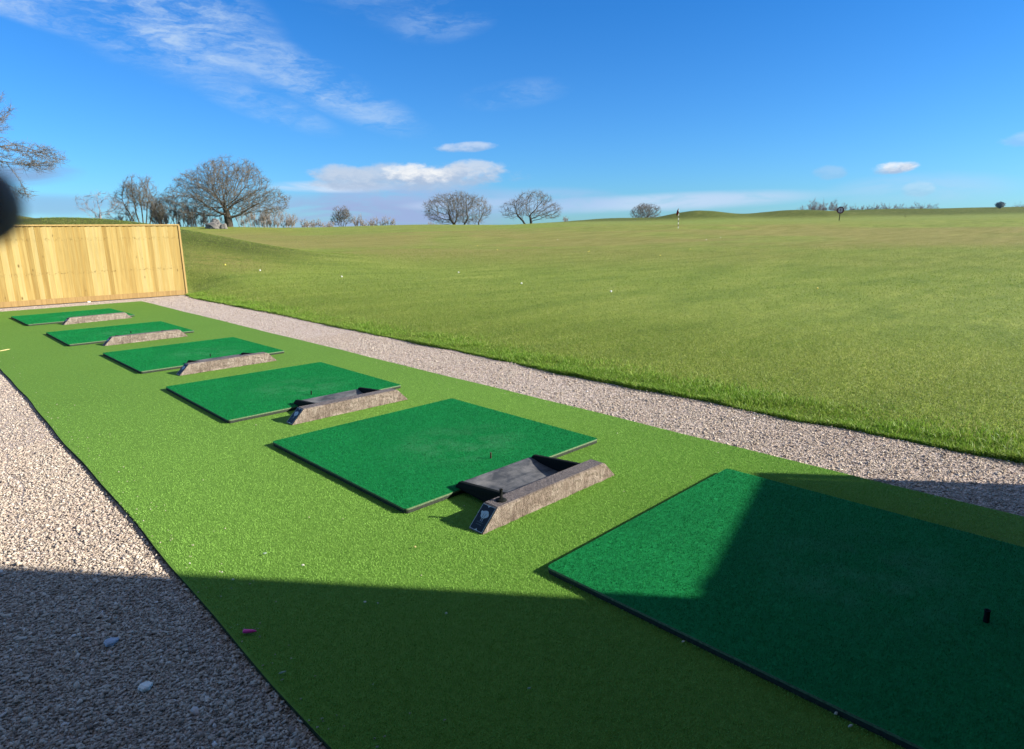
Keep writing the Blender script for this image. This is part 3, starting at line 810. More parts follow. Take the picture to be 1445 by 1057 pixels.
def make_tree(name, ells, roots, attrs, step, seed, r_trunk, r_tip=.014, thick=.06, twigs=3, tw_len=.7, tw_r=.011, infl=None, kill=None, shell=.35, wob=.18, mats=None, iters=90, droop=0., holes=14):
    A = envelope_points(ells, attrs, seed, shell)
    A = A[A[:, 2] > .6]; A = punch(A, holes, .5, 1.25, seed + 1)
    N, par = colonize(A, roots, step, infl or step * 9, kill or step * 1.7, iters, seed, wob)
    tr, cr = skeleton_mesh(N, par, r_tip, r_trunk, thick=thick, twigs=twigs, tw_len=tw_len, tw_r=tw_r, seed=seed, droop=droop)
    root = empty(name)
    mats = mats or (M_bark, M_twig)
    if tr: link('trunk', np_mesh('trunk', tr[0], tr[1], 4, smooth=True), (mats[0],), root)
    link('crown', np_mesh('crown', cr[0], cr[1], 4), (mats[1],), root)
    return root
def stem(*pts):
    return [(p, i - 1) for i, p in enumerate(pts)]
def put(o, b, D, dz=-.1, sx=1., sz=1., rz=0.):
    br = rad(b); x, y = math.sin(br) * D, math.cos(br) * D
    o.location = (x, y, float(height(x, y)) + dz); o.scale = (sx, sx, sz); o.rotation_euler = (0, 0, rz)
    return o
# trees face the viewer along their own -y when turned by -bearing: local x runs to the right as seen from the bays
def branchy(roots, levels, L0, seed, split=(2, 3), ang=.5, up=.10, shrink=.74, seg=.3, side=.5):
    r = np.random.default_rng(seed); N, par = [], []
    def go(p, d, L, lev, parent):
        k = max(2, int(L / seg)); 
        for i in range(k):
            d = d + r.normal(0, .10, 3); d[2] += up; d /= np.linalg.norm(d); p = p + d * L / k
            N.append(p); par.append(parent); parent = len(N) - 1
            if lev > 0 and i > 0 and r.random() < side / k * 2: fork(p, d, L * shrink * r.uniform(.55, .9), lev - 1, parent, 1.25)
        if lev > 0:
            for _ in range(r.integers(split[0], split[1] + 1)): fork(p, d, L * shrink * r.uniform(.8, 1.15), lev - 1, parent, 1.)
    def fork(p, d, L, lev, parent, wide):
        q = r.normal(size=3); q -= d * q.dot(d); q /= np.linalg.norm(q); a = r.normal(ang, .15) * wide
        go(p, d * math.cos(a) + q * math.sin(a), L, lev, parent)
    for p, d in roots:
        N.append(np.array(p, float)); par.append(0 if len(N) > 1 else -1); d = np.array(d, float); go(N[-1], d / np.linalg.norm(d), L0 * r.uniform(.85, 1.15), levels, len(N) - 1)
    return np.array(N), np.array(par)
def fan_tree(name, roots, levels, L0, seed, r_trunk, mats, twigs=3, tw_len=.6, tw_r=.011, **kw):
    N, par = branchy(roots, levels, L0, seed, **kw)
    tr, cr = skeleton_mesh(N, par, .013, r_trunk, thick=.05, twigs=twigs, tw_len=tw_len, tw_r=tw_r, seed=seed)
    root = empty(name)
    if tr: link('trunk', np_mesh('trunk', tr[0], tr[1], 4, smooth=True), (mats[0],), root)
    link('crown', np_mesh('crown', cr[0], cr[1], 4), (mats[1],), root)
    return root
big = make_tree('bare_tree', [(.9, 0, 6.0, 5.4, 5.0, 4.7), (-2.6, 0, 5.2, 4.4, 4.4, 3.7), (-5.4, 0, 3.5, 3.8, 4.0, 2.5), (5.6, 0, 4.0, 3.4, 3.8, 2.3)],
                stem((.25, 0, -.3), (.2, 0, .6), (.15, 0, 1.3), (.05, 0, 2.0), (0, 0, 2.6)), 6500, .34, 5, .52, .0145, .075, 4, .85, .0115, kill=.36, shell=.15, iters=120, holes=34)
put(big, 20.2, 93, -.15, .90, .84, rad(-20.2)); tag(big, 'big spreading bare oak, widest of all, standing right of the wooden fence', 'tree')
left = make_tree('bare_tree', [(-1.4, 0, 4.6, 1.7, 1.9, 2.2), (3.0, 0, 3.0, 2.2, 1.5, .9), (1.6, 0, 5.5, 1.35, 1.5, 1.6), (2.0, 0, .95, 1.5, 1.1, .45), (.3, 0, 4.3, 1.5, 1.5, 1.6)],
                 stem((-1.8, 0, -.3), (-1.8, 0, .4), (-1.75, 0, 1.0), (-1.6, 0, 1.6), (-1.1, 0, 2.3), (-.4, 0, 2.9), (.3, 0, 3.4)) + [((-1.2, 0, 3.0), 4), ((-1.3, 0, 3.7), 7)], 7500, .17, 8, .28, .0075, .04, 4, .45, .0068, kill=.22, shell=.1, droop=.25, iters=130, holes=16)
put(left, 3.9, 47, -.1, 1., 1., rad(-3.9)); tag(left, 'large bare tree behind the fence, cut off by the left frame edge', 'tree')
fs_ = []
for x0, tilt in ((-.9, -.34), (-.4, -.16), (0., .02), (.35, .16), (.8, .32)):
    k0 = len(fs_); fs_.append(((x0 * .6, .1 * x0, -.2), -1 if k0 == 0 else 0))
    for q_ in range(1, 5): fs_.append(((x0 * .6 + tilt * q_ * .62, .1 * math.sin(k0 + q_), -.2 + q_ * .62), k0 + q_ - 1))
fan = make_tree('bare_tree', [(.2, 0, 4.9, 2.3, 1.8, 2.6), (-1.7, 0, 3.3, 1.5, 1.4, 2.0), (1.9, 0, 3.4, 1.3, 1.4, 1.9)], fs_, 2600, .26, 13, .17, .014, .045, 5, .85, .0115, kill=.30, shell=.1, wob=.06, mats=(M_bark, M_twig), holes=16, infl=1.6)
put(fan, 14.3, 92, -.15, .95, .86, rad(-14.3)); tag(fan, 'upright bare tree with fanned stems between the fence top and the big oak', 'tree')
domeA = make_tree('bare_tree', [(-2.4, 0, 3.9, 4.9, 4.4, 3.2), (2.3, 0, 3.7, 4.9, 4.4, 3.1), (.3, .5, 5.0, 3.2, 3, 2.5)],
                  [((-.6, 0, -.3), -1), ((-.8, 0, .8), 0), ((-1.6, 0, 1.9), 1), ((.9, 0, -.3), 0), ((1.3, 0, .8), 3), ((2.0, 0, 1.9), 4), ((-.3, .2, 1.8), 1), ((4.2, 0, -.3), 3), ((4.3, 0, 1.1), 7)], 4200, .36, 21, .36, .015, .07, 4, .85, .012, kill=.42, holes=24)
put(domeA, 38.9, 128, -.25, .93, .93, rad(-38.9)); tag(domeA, 'round headed bare oak on the skyline, left one of the pair mid field', 'tree')
domeB = make_tree('bare_tree', [(.4, 0, 4.4, 4.4, 4.0, 3.1), (-3.4, 0, 3.2, 3.2, 3.4, 2.1), (3.6, 0, 3.0, 3.0, 3.4, 2.0)],
                  stem((.1, 0, -.3), (.1, 0, .5), (0, 0, 1.2), (-.1, 0, 1.9)) + [((-.9, 0, -.3), 0), ((-1.6, 0, .9), 4), ((-2.6, 0, 2.0), 5)], 2000, .42, 34, .34, .018, .07, 4, .95, .0125, kill=.52, holes=18)
put(domeB, 45.2, 135, -.2, 1.0, .92, rad(-45.2)); tag(domeB, 'open branched bare oak on the skyline, right one of the pair mid field', 'tree')
br = copy_tree(domeA); put(br, 55.0, 178, -1.2, .72, .66, 1.2); tag(br, 'small bare tree peeping over the shoulder of the grassy mound by the flag', 'tree')
sm = copy_tree(fan); put(sm, 29.1, 118, -.2, .72, .58, 1.9); tag(sm, 'small lone bare tree in the far hedge between the big oak and the paired oaks', 'tree')
pale = make_tree('bare_tree', [(0, 0, 3.0, 3.6, 3, 2.2)], stem((0, 0, -.2), (0, 0, .7), (0, 0, 1.4)), 420, .4, 40, .2, .016, .08, 3, .8, .014, mats=(M_far, M_far))
put(pale, 11.6, 105, .6, .95, .85, .3); tag(pale, 'small pale rounded tree rising behind the hill left of the fanned tree', 'tree')

# scrub: multi-stemmed bare shrubs
def make_shrub(name, w, h, seed, mats, stems=7, lev=3):
    r = np.random.default_rng(seed); V, F, b = [], [], 0
    roots = []; 
    for k in range(stems):
        x = r.uniform(-w * .40, w * .40); roots.append((x, r.uniform(-.7, .7)))
    NN, PP = None, None
    for x, y in roots:
        hh = h * (.42 * r.uniform(.38, 1.05)) * (1 - .45 * abs(x) / (w * .5))
        N, par = branchy([((x, y, -.2), (x / w * 1.3 + r.normal(0, .28), r.normal(0, .25), 1))], lev, hh, int(r.integers(1e6)), ang=.42, up=.06, seg=h * .08, split=(1, 2), side=.8, shrink=.70)
        if NN is None: NN, PP = N, par
        else:
            par = par.copy(); par[1:] += len(NN); par[0] = 0; NN, PP = np.concatenate([NN, N]), np.concatenate([PP, par])
    NN[:, 2] *= h / NN[:, 2].max()
    tr, cr = skeleton_mesh(NN, PP, .0035 * h, .06, thick=9, twigs=2, tw_len=.17 * h, tw_r=.0024 * h, seed=seed)
    return link(name, np_mesh(name, cr[0], cr[1], 4), (mats,))
shA = make_shrub('bare_shrub', 5.2, 3.4, 51, M_twig2, 22); shB = make_shrub('bare_shrub', 6.5, 3.0, 52, M_twig2, 30)
SHR = [(shA, 16.6, 95, 1.15, 1.30, 'leafless shrub just left of the big oak, behind its lowest boughs'),
       (shB, 18.3, 98, 1., 1.20, 'bare thicket seen through the left boughs of the big oak'),
       (shB, 13.0, 96, .8, .85, 'low grey bare shrub at the foot of the fanned tree'),
       (shA, 15.4, 97, 1.0, 1.1, 'bare shrub filling the gap right of the fanned tree'),
       (shA, 22.0, 99, .9, 1.1, 'bare shrub beneath the right boughs of the big oak'),
       (shB, 23.5, 100, .9, 1.05, 'tallest bare shrub directly right of the big oak'),
       (shA, 24.9, 101, .7, .70, 'bare shrub tailing off from the right side of the big oak'),
       (shB, 26.2, 108, .52, .50, 'low hedge shrub near the oak end of the gap before the small lone tree'),
       (shA, 27.1, 110, .48, .46, 'low hedge shrub midway between the big oak and the small lone tree'),
       (shB, 28.1, 112, .46, .44, 'lowest hedge shrub touching the small lone tree'),
       (shA, 30.5, 112, .62, .66, 'brown bare shrub right of the small lone tree'),
       (shB, 31.6, 113, .55, .62, 'brown bare shrub in the middle of the short hedge right of the lone tree'),
       (shA, 32.8, 113, .56, .58, 'brown bare shrub at the right end of the far hedge'),
       (shB, 36.7, 122, .42, .40, 'low scrub at the left foot of the paired oaks'),
       (shA, 48.2, 150, .42, .40, 'faint low scrub right of the paired oaks')]
seen = set()
for src, b, D, sx, sz, lab in SHR:
    o = src if id(src) not in seen else src.copy()
    if id(src) in seen: COL.objects.link(o)
    seen.add(id(src)); put(o, b, D, -.05, sx, sz, b * 1.7); tag(o, lab, 'shrub', 'bare shrubs on the skyline')

# the row of small bare trees far beyond the hill
fr = [make_shrub('distant_tree', 5., 6.5, 61, M_far, 9), make_shrub('distant_tree', 6., 5.6, 62, M_far, 12), make_shrub('distant_tree', 4., 6., 63, M_far, 7)]
rr = random.Random(4); first = [True] * 3
spots = [(67.3 + i * .26, 195 + rr.uniform(-6, 6), rr.uniform(.40, .62) * (1 if 1 < i < 9 else .75)) for i in range(11)] + [(70.4 + i * .36, 200 + rr.uniform(-5, 8), rr.uniform(.24, .44)) for i in range(8)] + [(73.3 + i * .36, 205 + rr.uniform(-5, 8), rr.uniform(.22, .40)) for i in range(9)]
for i, (b, D, s) in enumerate(spots):
    k = i % 3; o = fr[k] if first[k] else fr[k].copy()
    if not first[k]: COL.objects.link(o)
    first[k] = False
    br_ = rad(b); xx, yy = math.sin(br_) * D, math.cos(br_) * D
    o.location = (xx, yy, float(height(xx, yy)) + .2); o.scale = (.1 + s * .8, .1 + s * .8, s); o.rotation_euler = (0, 0, i * 1.1)
    tag(o, 'small bare tree in the distant row behind the round target sign', 'tree', 'bare trees along the far hilltop')
# lone sapling and the dark round tree near the right edge
sap = make_tree('young_tree', [(0, 0, 2.0, .75, .6, .95)], stem((0, 0, -.1), (0, 0, .4), (0, 0, .8), (0, 0, 1.1)), 130, .22, 71, .05, .012, .03, 2, .45, .012, infl=3)
put(sap, 74.4, 113, -.05, .9, .55, 0); tag(sap, 'thin young tree standing alone on the slope right of the round sign', 'tree')
def blob_tree(name, w, h, n, seed, m):
    r = np.random.default_rng(seed); root = empty(name)
    c = r.normal(size=(n, 3)); c /= np.linalg.norm(c, axis=1)[:, None]; c *= (r.random((n, 1)) ** .45)
    lump = 1 + .16 * np.sin(c[:, :1] * 5 + 1) * np.cos(c[:, 1:2] * 6)
    P = c * lump * np.array([w / 2, w / 2, h * .42]) + np.array([0, 0, h * .56])
    a = r.normal(size=(n, 3)) * .16; b = r.normal(size=(n, 3)) * .16
    V = np.stack([P, P + a, P + b], 1).reshape(-1, 3)
    link('crown', np_mesh('crown', V, np.arange(3 * n).reshape(-1, 3)), (m,), root)
    t = MB(); t.tube([(0, 0, -.2), (0, 0, h * .3), (0, 0, h * .6)], [.22, .17, .08], 7); t.build('trunk', (M_bark,), root)
    return root
ev = blob_tree('rounded_tree', 3.0, 2.9, 2600, 81, M_ever)
put(ev, 80.0, 158, -.1, .50, .48, 0); tag(ev, 'blue grey rounded tree by itself on the far right skyline', 'tree')
for b, s in ((80.9, .45), (81.3, .5), (81.8, .42)):
    o = fr[1].copy(); COL.objects.link(o); put(o, b, 185, -.2, s * .7, s * .62, b); tag(o, 'faint bare tree on the skyline right of the blue grey rounded tree', 'tree', 'bare trees at the far right skyline')

# ------------------------------------------------------------------ stones at the foot of the big oak
def boulder(name, sx, sy, sz, seed, m):
    import bmesh
    bm = bmesh.new(); bmesh.ops.create_icosphere(bm, subdivisions=3, radius=1)
    r = random.Random(seed); ph = [r.uniform(0, 6) for _ in range(6)]
    for v in bm.verts:
        k = 1 + .14 * math.sin(v.co.x * 3 + ph[0]) + .12 * math.sin(v.co.y * 4 + ph[1]) + .08 * math.sin(v.co.z * 6 + ph[2]) + .05 * math.sin(v.co.x * 9 + v.co.z * 7 + ph[3])
        v.co = Vector((v.co.x * sx * k, v.co.y * sy * k, max(v.co.z * sz * k, -sz * .55)))
    me = bpy.data.meshes.new(name); bm.to_mesh(me); bm.free()
    return link(name, me, (m,))
M_rock = m_plain('pale_rock', (.15, .14, .125), .85, .15, .4, 6, .5, .03)
RK = [(19.15, 84.5, .95, .75, .50, 'largest pale grey boulder at the foot of the big oak'), (19.60, 84.2, .45, .4, .48, 'upright pale boulder beside the largest one under the big oak'),
      (19.9, 84.0, .35, .35, .42, 'pale boulder at the right end of the heap under the big oak'), (19.35, 85.0, .5, .45, .85, 'topmost grey boulder of the heap under the big oak'), (18.85, 84.8, .4, .35, .3, 'low pale boulder at the left end of the heap under the big oak')]
for i, (b, D, sx, sy, sz, lab) in enumerate(RK):
    o = boulder('boulder', sx, sy, sz, 90 + i, M_rock); put(o, b, D, sz * .35, 1., 1., i * .7); tag(o, lab, 'boulder', 'pale boulders under the big oak')

# ------------------------------------------------------------------ flag and target sign
M_white = m_plain('white_paint', (.72, .72, .66), .5, .4, .05, 8, 0)
M_red = m_plain('red_cloth', (.22, .012, .016), .8, .1, .2, 10, .2, .01)
M_maroon = m_plain('maroon_paint', (.11, .020, .036), .5, .4, .15, 12, 0)
M_pinkw = m_plain('faded_white_panel', (.52, .40, .42), .55, .3, .08, 10, 0)
M_post = m_plain('dark_post', (.035, .045, .015), .8, .2, .3, 20, .2, .004)
M_dgrey = m_plain('dark_band', (.10, .075, .03), .6, .3, .2, 20, 0)
fl = empty('golf_flag', (54.99, 34.66, 1.34)); fl.rotation_euler = (0, rad(-.8), rad(-57.8))
tag(fl, 'striped flagstick with a limp dark red flag out on the range', 'flag')
a = MB(); a.tube([(0, 0, k * .2) for k in range(10)], [.028] * 10, 8)
a.m = [(i // 8) % 2 if i < 72 else 0 for i in range(len(a.m))]
a.build('pole', (M_white, M_dgrey), fl)
f = MB(); nn = 8; vs = []
for k in range(nn + 1):
    t = k / nn; zt = 1.88 - .03 * t; dx = -.20 * t ** .8
    for j, y in enumerate((0, .02 * math.sin(t * 7))):
        pass
    zb = 1.88 - .52 * (1 if t < .6 else 1 + .35 * (t - .6)) - .14 * t
    ww = .035 * math.sin(t * 9)
    vs += [(dx, ww, zt - .32 * t ** 1.5), (dx, ww * .6, zb)]
f.add(vs, [(2 * k, 2 * k + 1, 2 * k + 3, 2 * k + 2) for k in range(nn)])
me = f.mesh('flag_cloth'); o = link('flag_cloth', me, (M_red,), fl); sm_ = o.modifiers.new('thick', 'SOLIDIFY'); sm_.thickness = .008
sg = empty('target_sign', (95.14, 34.64, 2.0)); sg.rotation_euler = (0, rad(2.), rad(-69.5))
tag(sg, 'round target sign with dark maroon rim and pale centre on a post', 'sign')
p = MB(); p.tube([(0, .03, -.1), (0, .03, 1.05)], [.06, .055], 10); p.build('post', (M_post,), sg)
def disc(mb, R, y0, y1, z, n=32, kx=1.):
    vs = [(R * kx * math.cos(2 * math.pi * k / n), yy, z + R * math.sin(2 * math.pi * k / n)) for yy in (y0, y1) for k in range(n)]
    mb.add(vs, [tuple(range(n)), tuple(range(2 * n - 1, n - 1, -1))] + [(k, k + n, (k + 1) % n + n, (k + 1) % n) for k in range(n)])
m1 = MB(); disc(m1, .47, -.05, -.012, 1.52); rim = m1.build('rim', (M_maroon,), sg)
m2 = MB(); n = 28
pts = []
for k in range(n):
    an = 2 * math.pi * k / n; ca, sa = math.cos(an), math.sin(an); q = (abs(ca) ** 4 + abs(sa) ** 4) ** -.25
    pts.append((.26 * ca * q, 1.52 + .29 * sa * q))
m2.add([(x, -.056, z) for x, z in pts] + [(x, -.05, z) for x, z in pts], [tuple(range(n))] + [(k, k + n, (k + 1) % n + n, (k + 1) % n) for k in range(n)])
m2.build('panel', (M_pinkw,), sg)
m3 = MB()   # a dark, unreadable upright numeral in the centre
for zc, R in ((1.62, .085), (1.44, .10)):
    n = 18
    vs = [(rr_ * math.cos(2 * math.pi * k / n) * .8, -.060, zc + rr_ * math.sin(2 * math.pi * k / n)) for rr_ in (R, R - .055) for k in range(n)]
    m3.add(vs, [(k, (k + 1) % n, (k + 1) % n + n, k + n) for k in range(n)])
m3.build('numeral', (M_maroon,), sg)

# ------------------------------------------------------------------ golf balls
M_ballw = m_plain('white_ball', (.80, .79, .72), .35, .5, .03, 60, 0)
M_bally = m_plain('yellow_ball', (.80, .66, .10), .35, .5, .03, 60, 0)
def ball_mesh(m):
    import bmesh
    bm = bmesh.new(); bmesh.ops.create_icosphere(bm, subdivisions=3, radius=.0214)
    me = bpy.data.meshes.new('golf_ball'); bm.to_mesh(me); bm.free(); me.materials.append(m)
    me.polygons.foreach_set('use_smooth', [True] * len(me.polygons)); return me
BW, BY = ball_mesh(M_ballw), ball_mesh(M_bally)
BALLS = [((11.10, 8.59), BW, 'white ball lying alone on the near lawn, closest to the ball tray with open pan'), ((12.79, 15.90), BW, 'white ball on the lawn below the gap between the paired oaks and the far hedge'),
         ((24.96, 16.60), BY, 'yellow ball on the dry band below the flagstick'), ((25.96, 21.62), BY, 'lower yellow ball of the touching pair on the range'),
         ((26.50, 21.98), BY, 'upper yellow ball of the touching pair on the range'), ((24.64, 27.11), BY, 'yellow ball on the brown strip below the left paired oak'),
         ((40.05, 23.02), BW, 'pale ball right of and below the flagstick foot'), ((42.73, 23.45), BW, 'pale ball farther right of the flagstick foot'),
         ((30.23, 18.29), BY, 'yellow ball directly below the flagstick, upper of two'), ((36.16, 33.06), BW, 'pale ball far out below the right paired oak'),
         ((27.55, 32.21), BY, 'yellow ball far out below the left paired oak'), ((11.39, 11.65), BW, 'dim white ball in the middle of the near lawn'),
         ((8.86, 16.14), BW, 'white ball at the foot of the grassy bund beside the fence'), ((6.65, 18.58), BY, 'yellow ball on the bund flank nearest to the fence post'),
         ((7.25, 17.70), BW, 'white ball on the dry patch of the grassy bund'), ((14.45, 5.58), BY, 'yellow ball on the near lawn below the round target sign')]
for (x, y), me, lab in BALLS:
    o = link('golf_ball', me); D = math.hypot(x, y); s = 1.0
    o.location = (x, y, float(lawn_z(x, y)) + .021); tag(o, lab, 'golf ball', 'golf balls scattered on the range')

# ------------------------------------------------------------------ small litter on the turf
M_pink = m_plain('pink_plastic', (.80, .04, .30), .4, .45, .06, 40, 0)
M_chip = m_plain('pale_wood', (.62, .60, .50), .7, .2, .15, 90, 0)
M_grn = m_plain('pale_leaf', (.30, .40, .30), .7, .2, .15, 90, 0)
M_straw = m_plain('straw_leaf', (.60, .50, .20), .7, .2, .2, 60, 0)
def peg(L, r, m, name):
    mb = MB(); mb.tube([(-L * .5, 0, 0), (-L * .42, 0, 0), (-L * .1, 0, 0), (L * .15, 0, 0), (L * .3, 0, 0), (L * .5, 0, 0)], [r * .9, r * 1.15, r * 1.05, r * .95, r * .75, r * .35], 10)
    return link(name, mb.mesh(name, smooth=True), (m,))
pk = peg(.045, .0062, M_pink, 'broken_tee'); pk.location = (.682, 2.052, .0115); pk.rotation_euler = (0, 0, rad(-42)); tag(pk, 'pink plastic tee lying on the shaded turf near the gravel edge', 'tee')
def chip(L, w, m, seed, name='wood_chip'):
    r = random.Random(seed); n = 7; top = []; 
    for k in range(n):
        an = 2 * math.pi * k / n; q = r.uniform(.75, 1.15); top.append((L * .5 * q * math.cos(an), w * .5 * q * math.sin(an)))
    mb = MB(); z = r.uniform(.002, .0035)
    mb.add([(x, y, 0) for x, y in top] + [(x * .85, y * .8, z + .001 * math.sin(k)) for k, (x, y) in enumerate(top)] + [(0, 0, z * 1.3)],
           [(k, (k + 1) % n, (k + 1) % n + n, k + n) for k in range(n)] + [(n + k, n + (k + 1) % n, 2 * n) for k in range(n)])
    return link(name, mb.mesh(name), (m,))
CH = [((.67, 1.77), .026, .006, M_grn, 'pale green sliver on the shaded turf, lowest along the gravel edge'), ((1.06, 1.93), .014, .006, M_chip, 'white splinter on the shaded turf, left of a tiny speck'),
      ((1.09, 1.89), .006, .004, M_chip, 'tiny white speck right of a splinter on the shaded turf'), ((1.23, 1.66), .010, .007, M_chip, 'white crumb in the middle of the shaded turf'),
      ((1.02, 2.35), .016, .008, M_chip, 'pale fleck on the sunlit turf just above the shadow line'), ((.95, 2.56), .018, .008, M_grn, 'pale green fleck on the sunlit turf left of another fleck'),
      ((.77, 2.44), .013, .005, M_chip, 'white splinter just inside the shadow, second from the gravel'), ((.76, 2.53), .010, .004, M_chip, 'tiny white splinter just inside the shadow line by the gravel'),
      ((.69, 2.70), .008, .006, M_chip, 'cream crumb on the turf where the shadow meets the gravel'), ((1.69, .98), .014, .006, M_chip, 'white splinter beside the edge of the half shaded mat'),
      ((1.724, .535), .010, .006, M_chip, 'upper white crumb at the shaded mat edge near the bottom of the view'), ((1.712, .505), .013, .008, M_chip, 'lower white crumb at the shaded mat edge near the bottom of the view'),
      ((1.69, .46), .018, .006, M_chip, 'white splinter lowest beside the shaded mat edge'), ((1.17, 1.18), .012, .005, M_grn, 'faint pale sliver on the darkest part of the turf'),
      ((1.44, 2.15), .012, .009, M_straw, 'buff crumb on the sunlit turf between shadow and mat corner')]
for i, ((x, y), L, w, m, lab) in enumerate(CH):
    o = chip(L, w, m, i); o.location = (x, y, .009); o.rotation_euler = (.1, -.1, rng.uniform(-.9, -.4)); tag(o, lab, 'wood chip', 'pale splinters on the turf')
M_grit = M_stone
def build_grit():
    n = 260; r2 = np.random.default_rng(77)
    x = np.where(r2.random(n) < .55, XL + np.abs(r2.normal(0, .10, n)), np.where(r2.random(n) < .4, XR - np.abs(r2.normal(0, .10, n)), r2.uniform(XL, XR, n))); y = .6 + r2.gamma(1.5, 2.2, n)
    oc = np.array([(1, 0, 0), (-1, 0, 0), (0, 1, 0), (0, -1, 0), (0, 0, 1), (0, 0, -1)], float); of = np.array([(0, 2, 4), (2, 1, 4), (1, 3, 4), (3, 0, 4), (2, 0, 5), (1, 2, 5), (3, 1, 5), (0, 3, 5)])
    rr_ = r2.uniform(.0016, .0042, n); V = oc[None] * rr_[:, None, None] * np.array([1.3, 1, .7]) * r2.uniform(.7, 1.2, (n, 6, 1)) + np.stack([x, y, np.full(n, .007)], -1)[:, None]
    F = of[None] + (np.arange(n) * 6)[:, None, None]
    o = link('grit', np_mesh('grit', V.reshape(-1, 3), F.reshape(-1, 3), 3), (M_stone,)); tag(o, 'specks of grit kicked from the gravel onto the turf strip', 'grit', kind='stuff')
build_grit()
lf = chip(.17, .035, M_straw, 40, 'dry_leaf'); lf.location = (.80, 9.86, .006); lf.rotation_euler = (.12, 0, .6); tag(lf, 'straw coloured dry leaf on the turf at the left margin', 'leaf')
for (x, y), s, lab in (((.352, 2.03), .019, 'largest white stone in the shaded gravel'), ((.33, 2.36), .021, 'pale bluish flat stone in the shaded gravel above the white one'), ((2.85, 16.02), .028, 'white stone at the foot of the wooden fence')):
    o = boulder('pale_stone', s * 1.15, s * .8, s * .45, int(x * 100), M_white if s != .021 else m_plain('bluish_stone', (.36, .42, .50), .7, .3, .15, 40, .2)); o.location = (x, y, -.008 if y < 10 else .0); o.rotation_euler = (.15, .1, .5)
    tag(o, lab, 'stone')

# ------------------------------------------------------------------ camera
Rv = Vector((.7244279, -.6892198, -.0134246)); Uv = Vector((.1602848, .1494684, .9756884)); Fv = Vector((.6704573, .7089677, -.2187505))
cam = bpy.data.cameras.new('camera'); co = bpy.data.objects.new('camera', cam); COL.objects.link(co)
co.matrix_world = Matrix(((Rv.x, Uv.x, -Fv.x, 0), (Rv.y, Uv.y, -Fv.y, 0), (Rv.z, Uv.z, -Fv.z, CAM_Z), (0, 0, 0, 1)))
cam.sensor_width = 36; cam.sensor_fit = 'HORIZONTAL'; cam.lens = 36 * 903.58 / 1445
cam.clip_start = .01; cam.clip_end = 5000
cam.dof.use_dof = True; cam.dof.focus_distance = 4.5; cam.dof.aperture_fstop = 7.0
SC.camera = co

# ------------------------------------------------------------------ the photographer's hand: one fingertip strays in front of the lens
def build_hand():
    M_skin = m_plain('skin_in_shade', (.46, .31, .27), .55, .3, .12, 120, .15, .0006)
    def W(x, y, z): return Vector((0, 0, CAM_Z)) + Rv * x + Uv * y + Fv * z
    mb = MB()
    def finger(pts, r0, r1):
        P = [W(*p) for p in pts]; dense = []; rs = []
        for i in range(len(P) - 1):
            for k in range(6): dense.append(P[i].lerp(P[i + 1], k / 6))
        dense.append(P[-1]); n = len(dense)
        for _ in range(3): dense = [dense[0]] + [(dense[i - 1] + dense[i] * 2 + dense[i + 1]) / 4 for i in range(1, n - 1)] + [dense[-1]]
        rs = [r0 + (r1 - r0) * i / (n - 1) for i in range(n)]
        d = (dense[-1] - dense[-2]).normalized(); tail = dense[-1]
        for a in (30, 55, 75, 86): dense.append(tail + d * r1 * math.sin(rad(a))); rs.append(r1 * math.cos(rad(a)))
        mb.tube([tuple(p) for p in dense], rs, 16)
    # index finger reaching past the lens, three more curled behind it, thumb below
    finger([(-.190, .020, -.010), (-.180, .024, .045), (-.142, .036, .088), (-.0842, .0266, .100)], .0105, .0074)
    finger([(-.192, .000, -.012), (-.186, .002, .040), (-.168, .000, .062), (-.172, -.004, .030)], .0105, .0078)
    finger([(-.194, -.020, -.012), (-.188, -.018, .036), (-.171, -.020, .056), (-.175, -.024, .026)], .0100, .0074)
    finger([(-.196, -.038, -.010), (-.190, -.036, .026), (-.176, -.038, .042), (-.179, -.041, .018)], .0088, .0066)
    finger([(-.190, -.030, -.070), (-.165, -.012, -.060), (-.145, .004, -.045), (-.130, .014, -.030)], .0135, .0090)
    finger([(-.205, -.010, -.115), (-.200, -.008, -.070), (-.193, .004, -.030), (-.190, .016, -.006)], .024, .0125)
    finger([(-.206, -.020, -.115), (-.202, -.022, -.070), (-.196, -.022, -.030), (-.194, -.030, -.006)], .024, .0125)
    finger([(-.215, -.080, -.300), (-.212, -.050, -.220), (-.207, -.020, -.140), (-.202, -.012, -.080)], .036, .024)
    o = link('hand', mb.mesh('hand'), (M_skin,))
    rm = o.modifiers.new('skin', 'REMESH'); rm.mode = 'VOXEL'; rm.voxel_size = .0022; rm.use_smooth_shade = True
    s = o.modifiers.new('soft', 'SMOOTH'); s.factor = .5; s.iterations = 6
    tag(o, 'dark blurred fingertip straying in front of the lens above the fence', 'hand')
    nb = MB(); c = W(-.0905, .0290, .0935)
    nail = [c + Rv * (.0055 * math.cos(a)) + Uv * (.0042 + .0010 * math.sin(a)) + Fv * (.0044 * math.sin(a) - .001) for a in np.linspace(0, 2 * math.pi, 15)[:-1]]
    return o
build_hand()

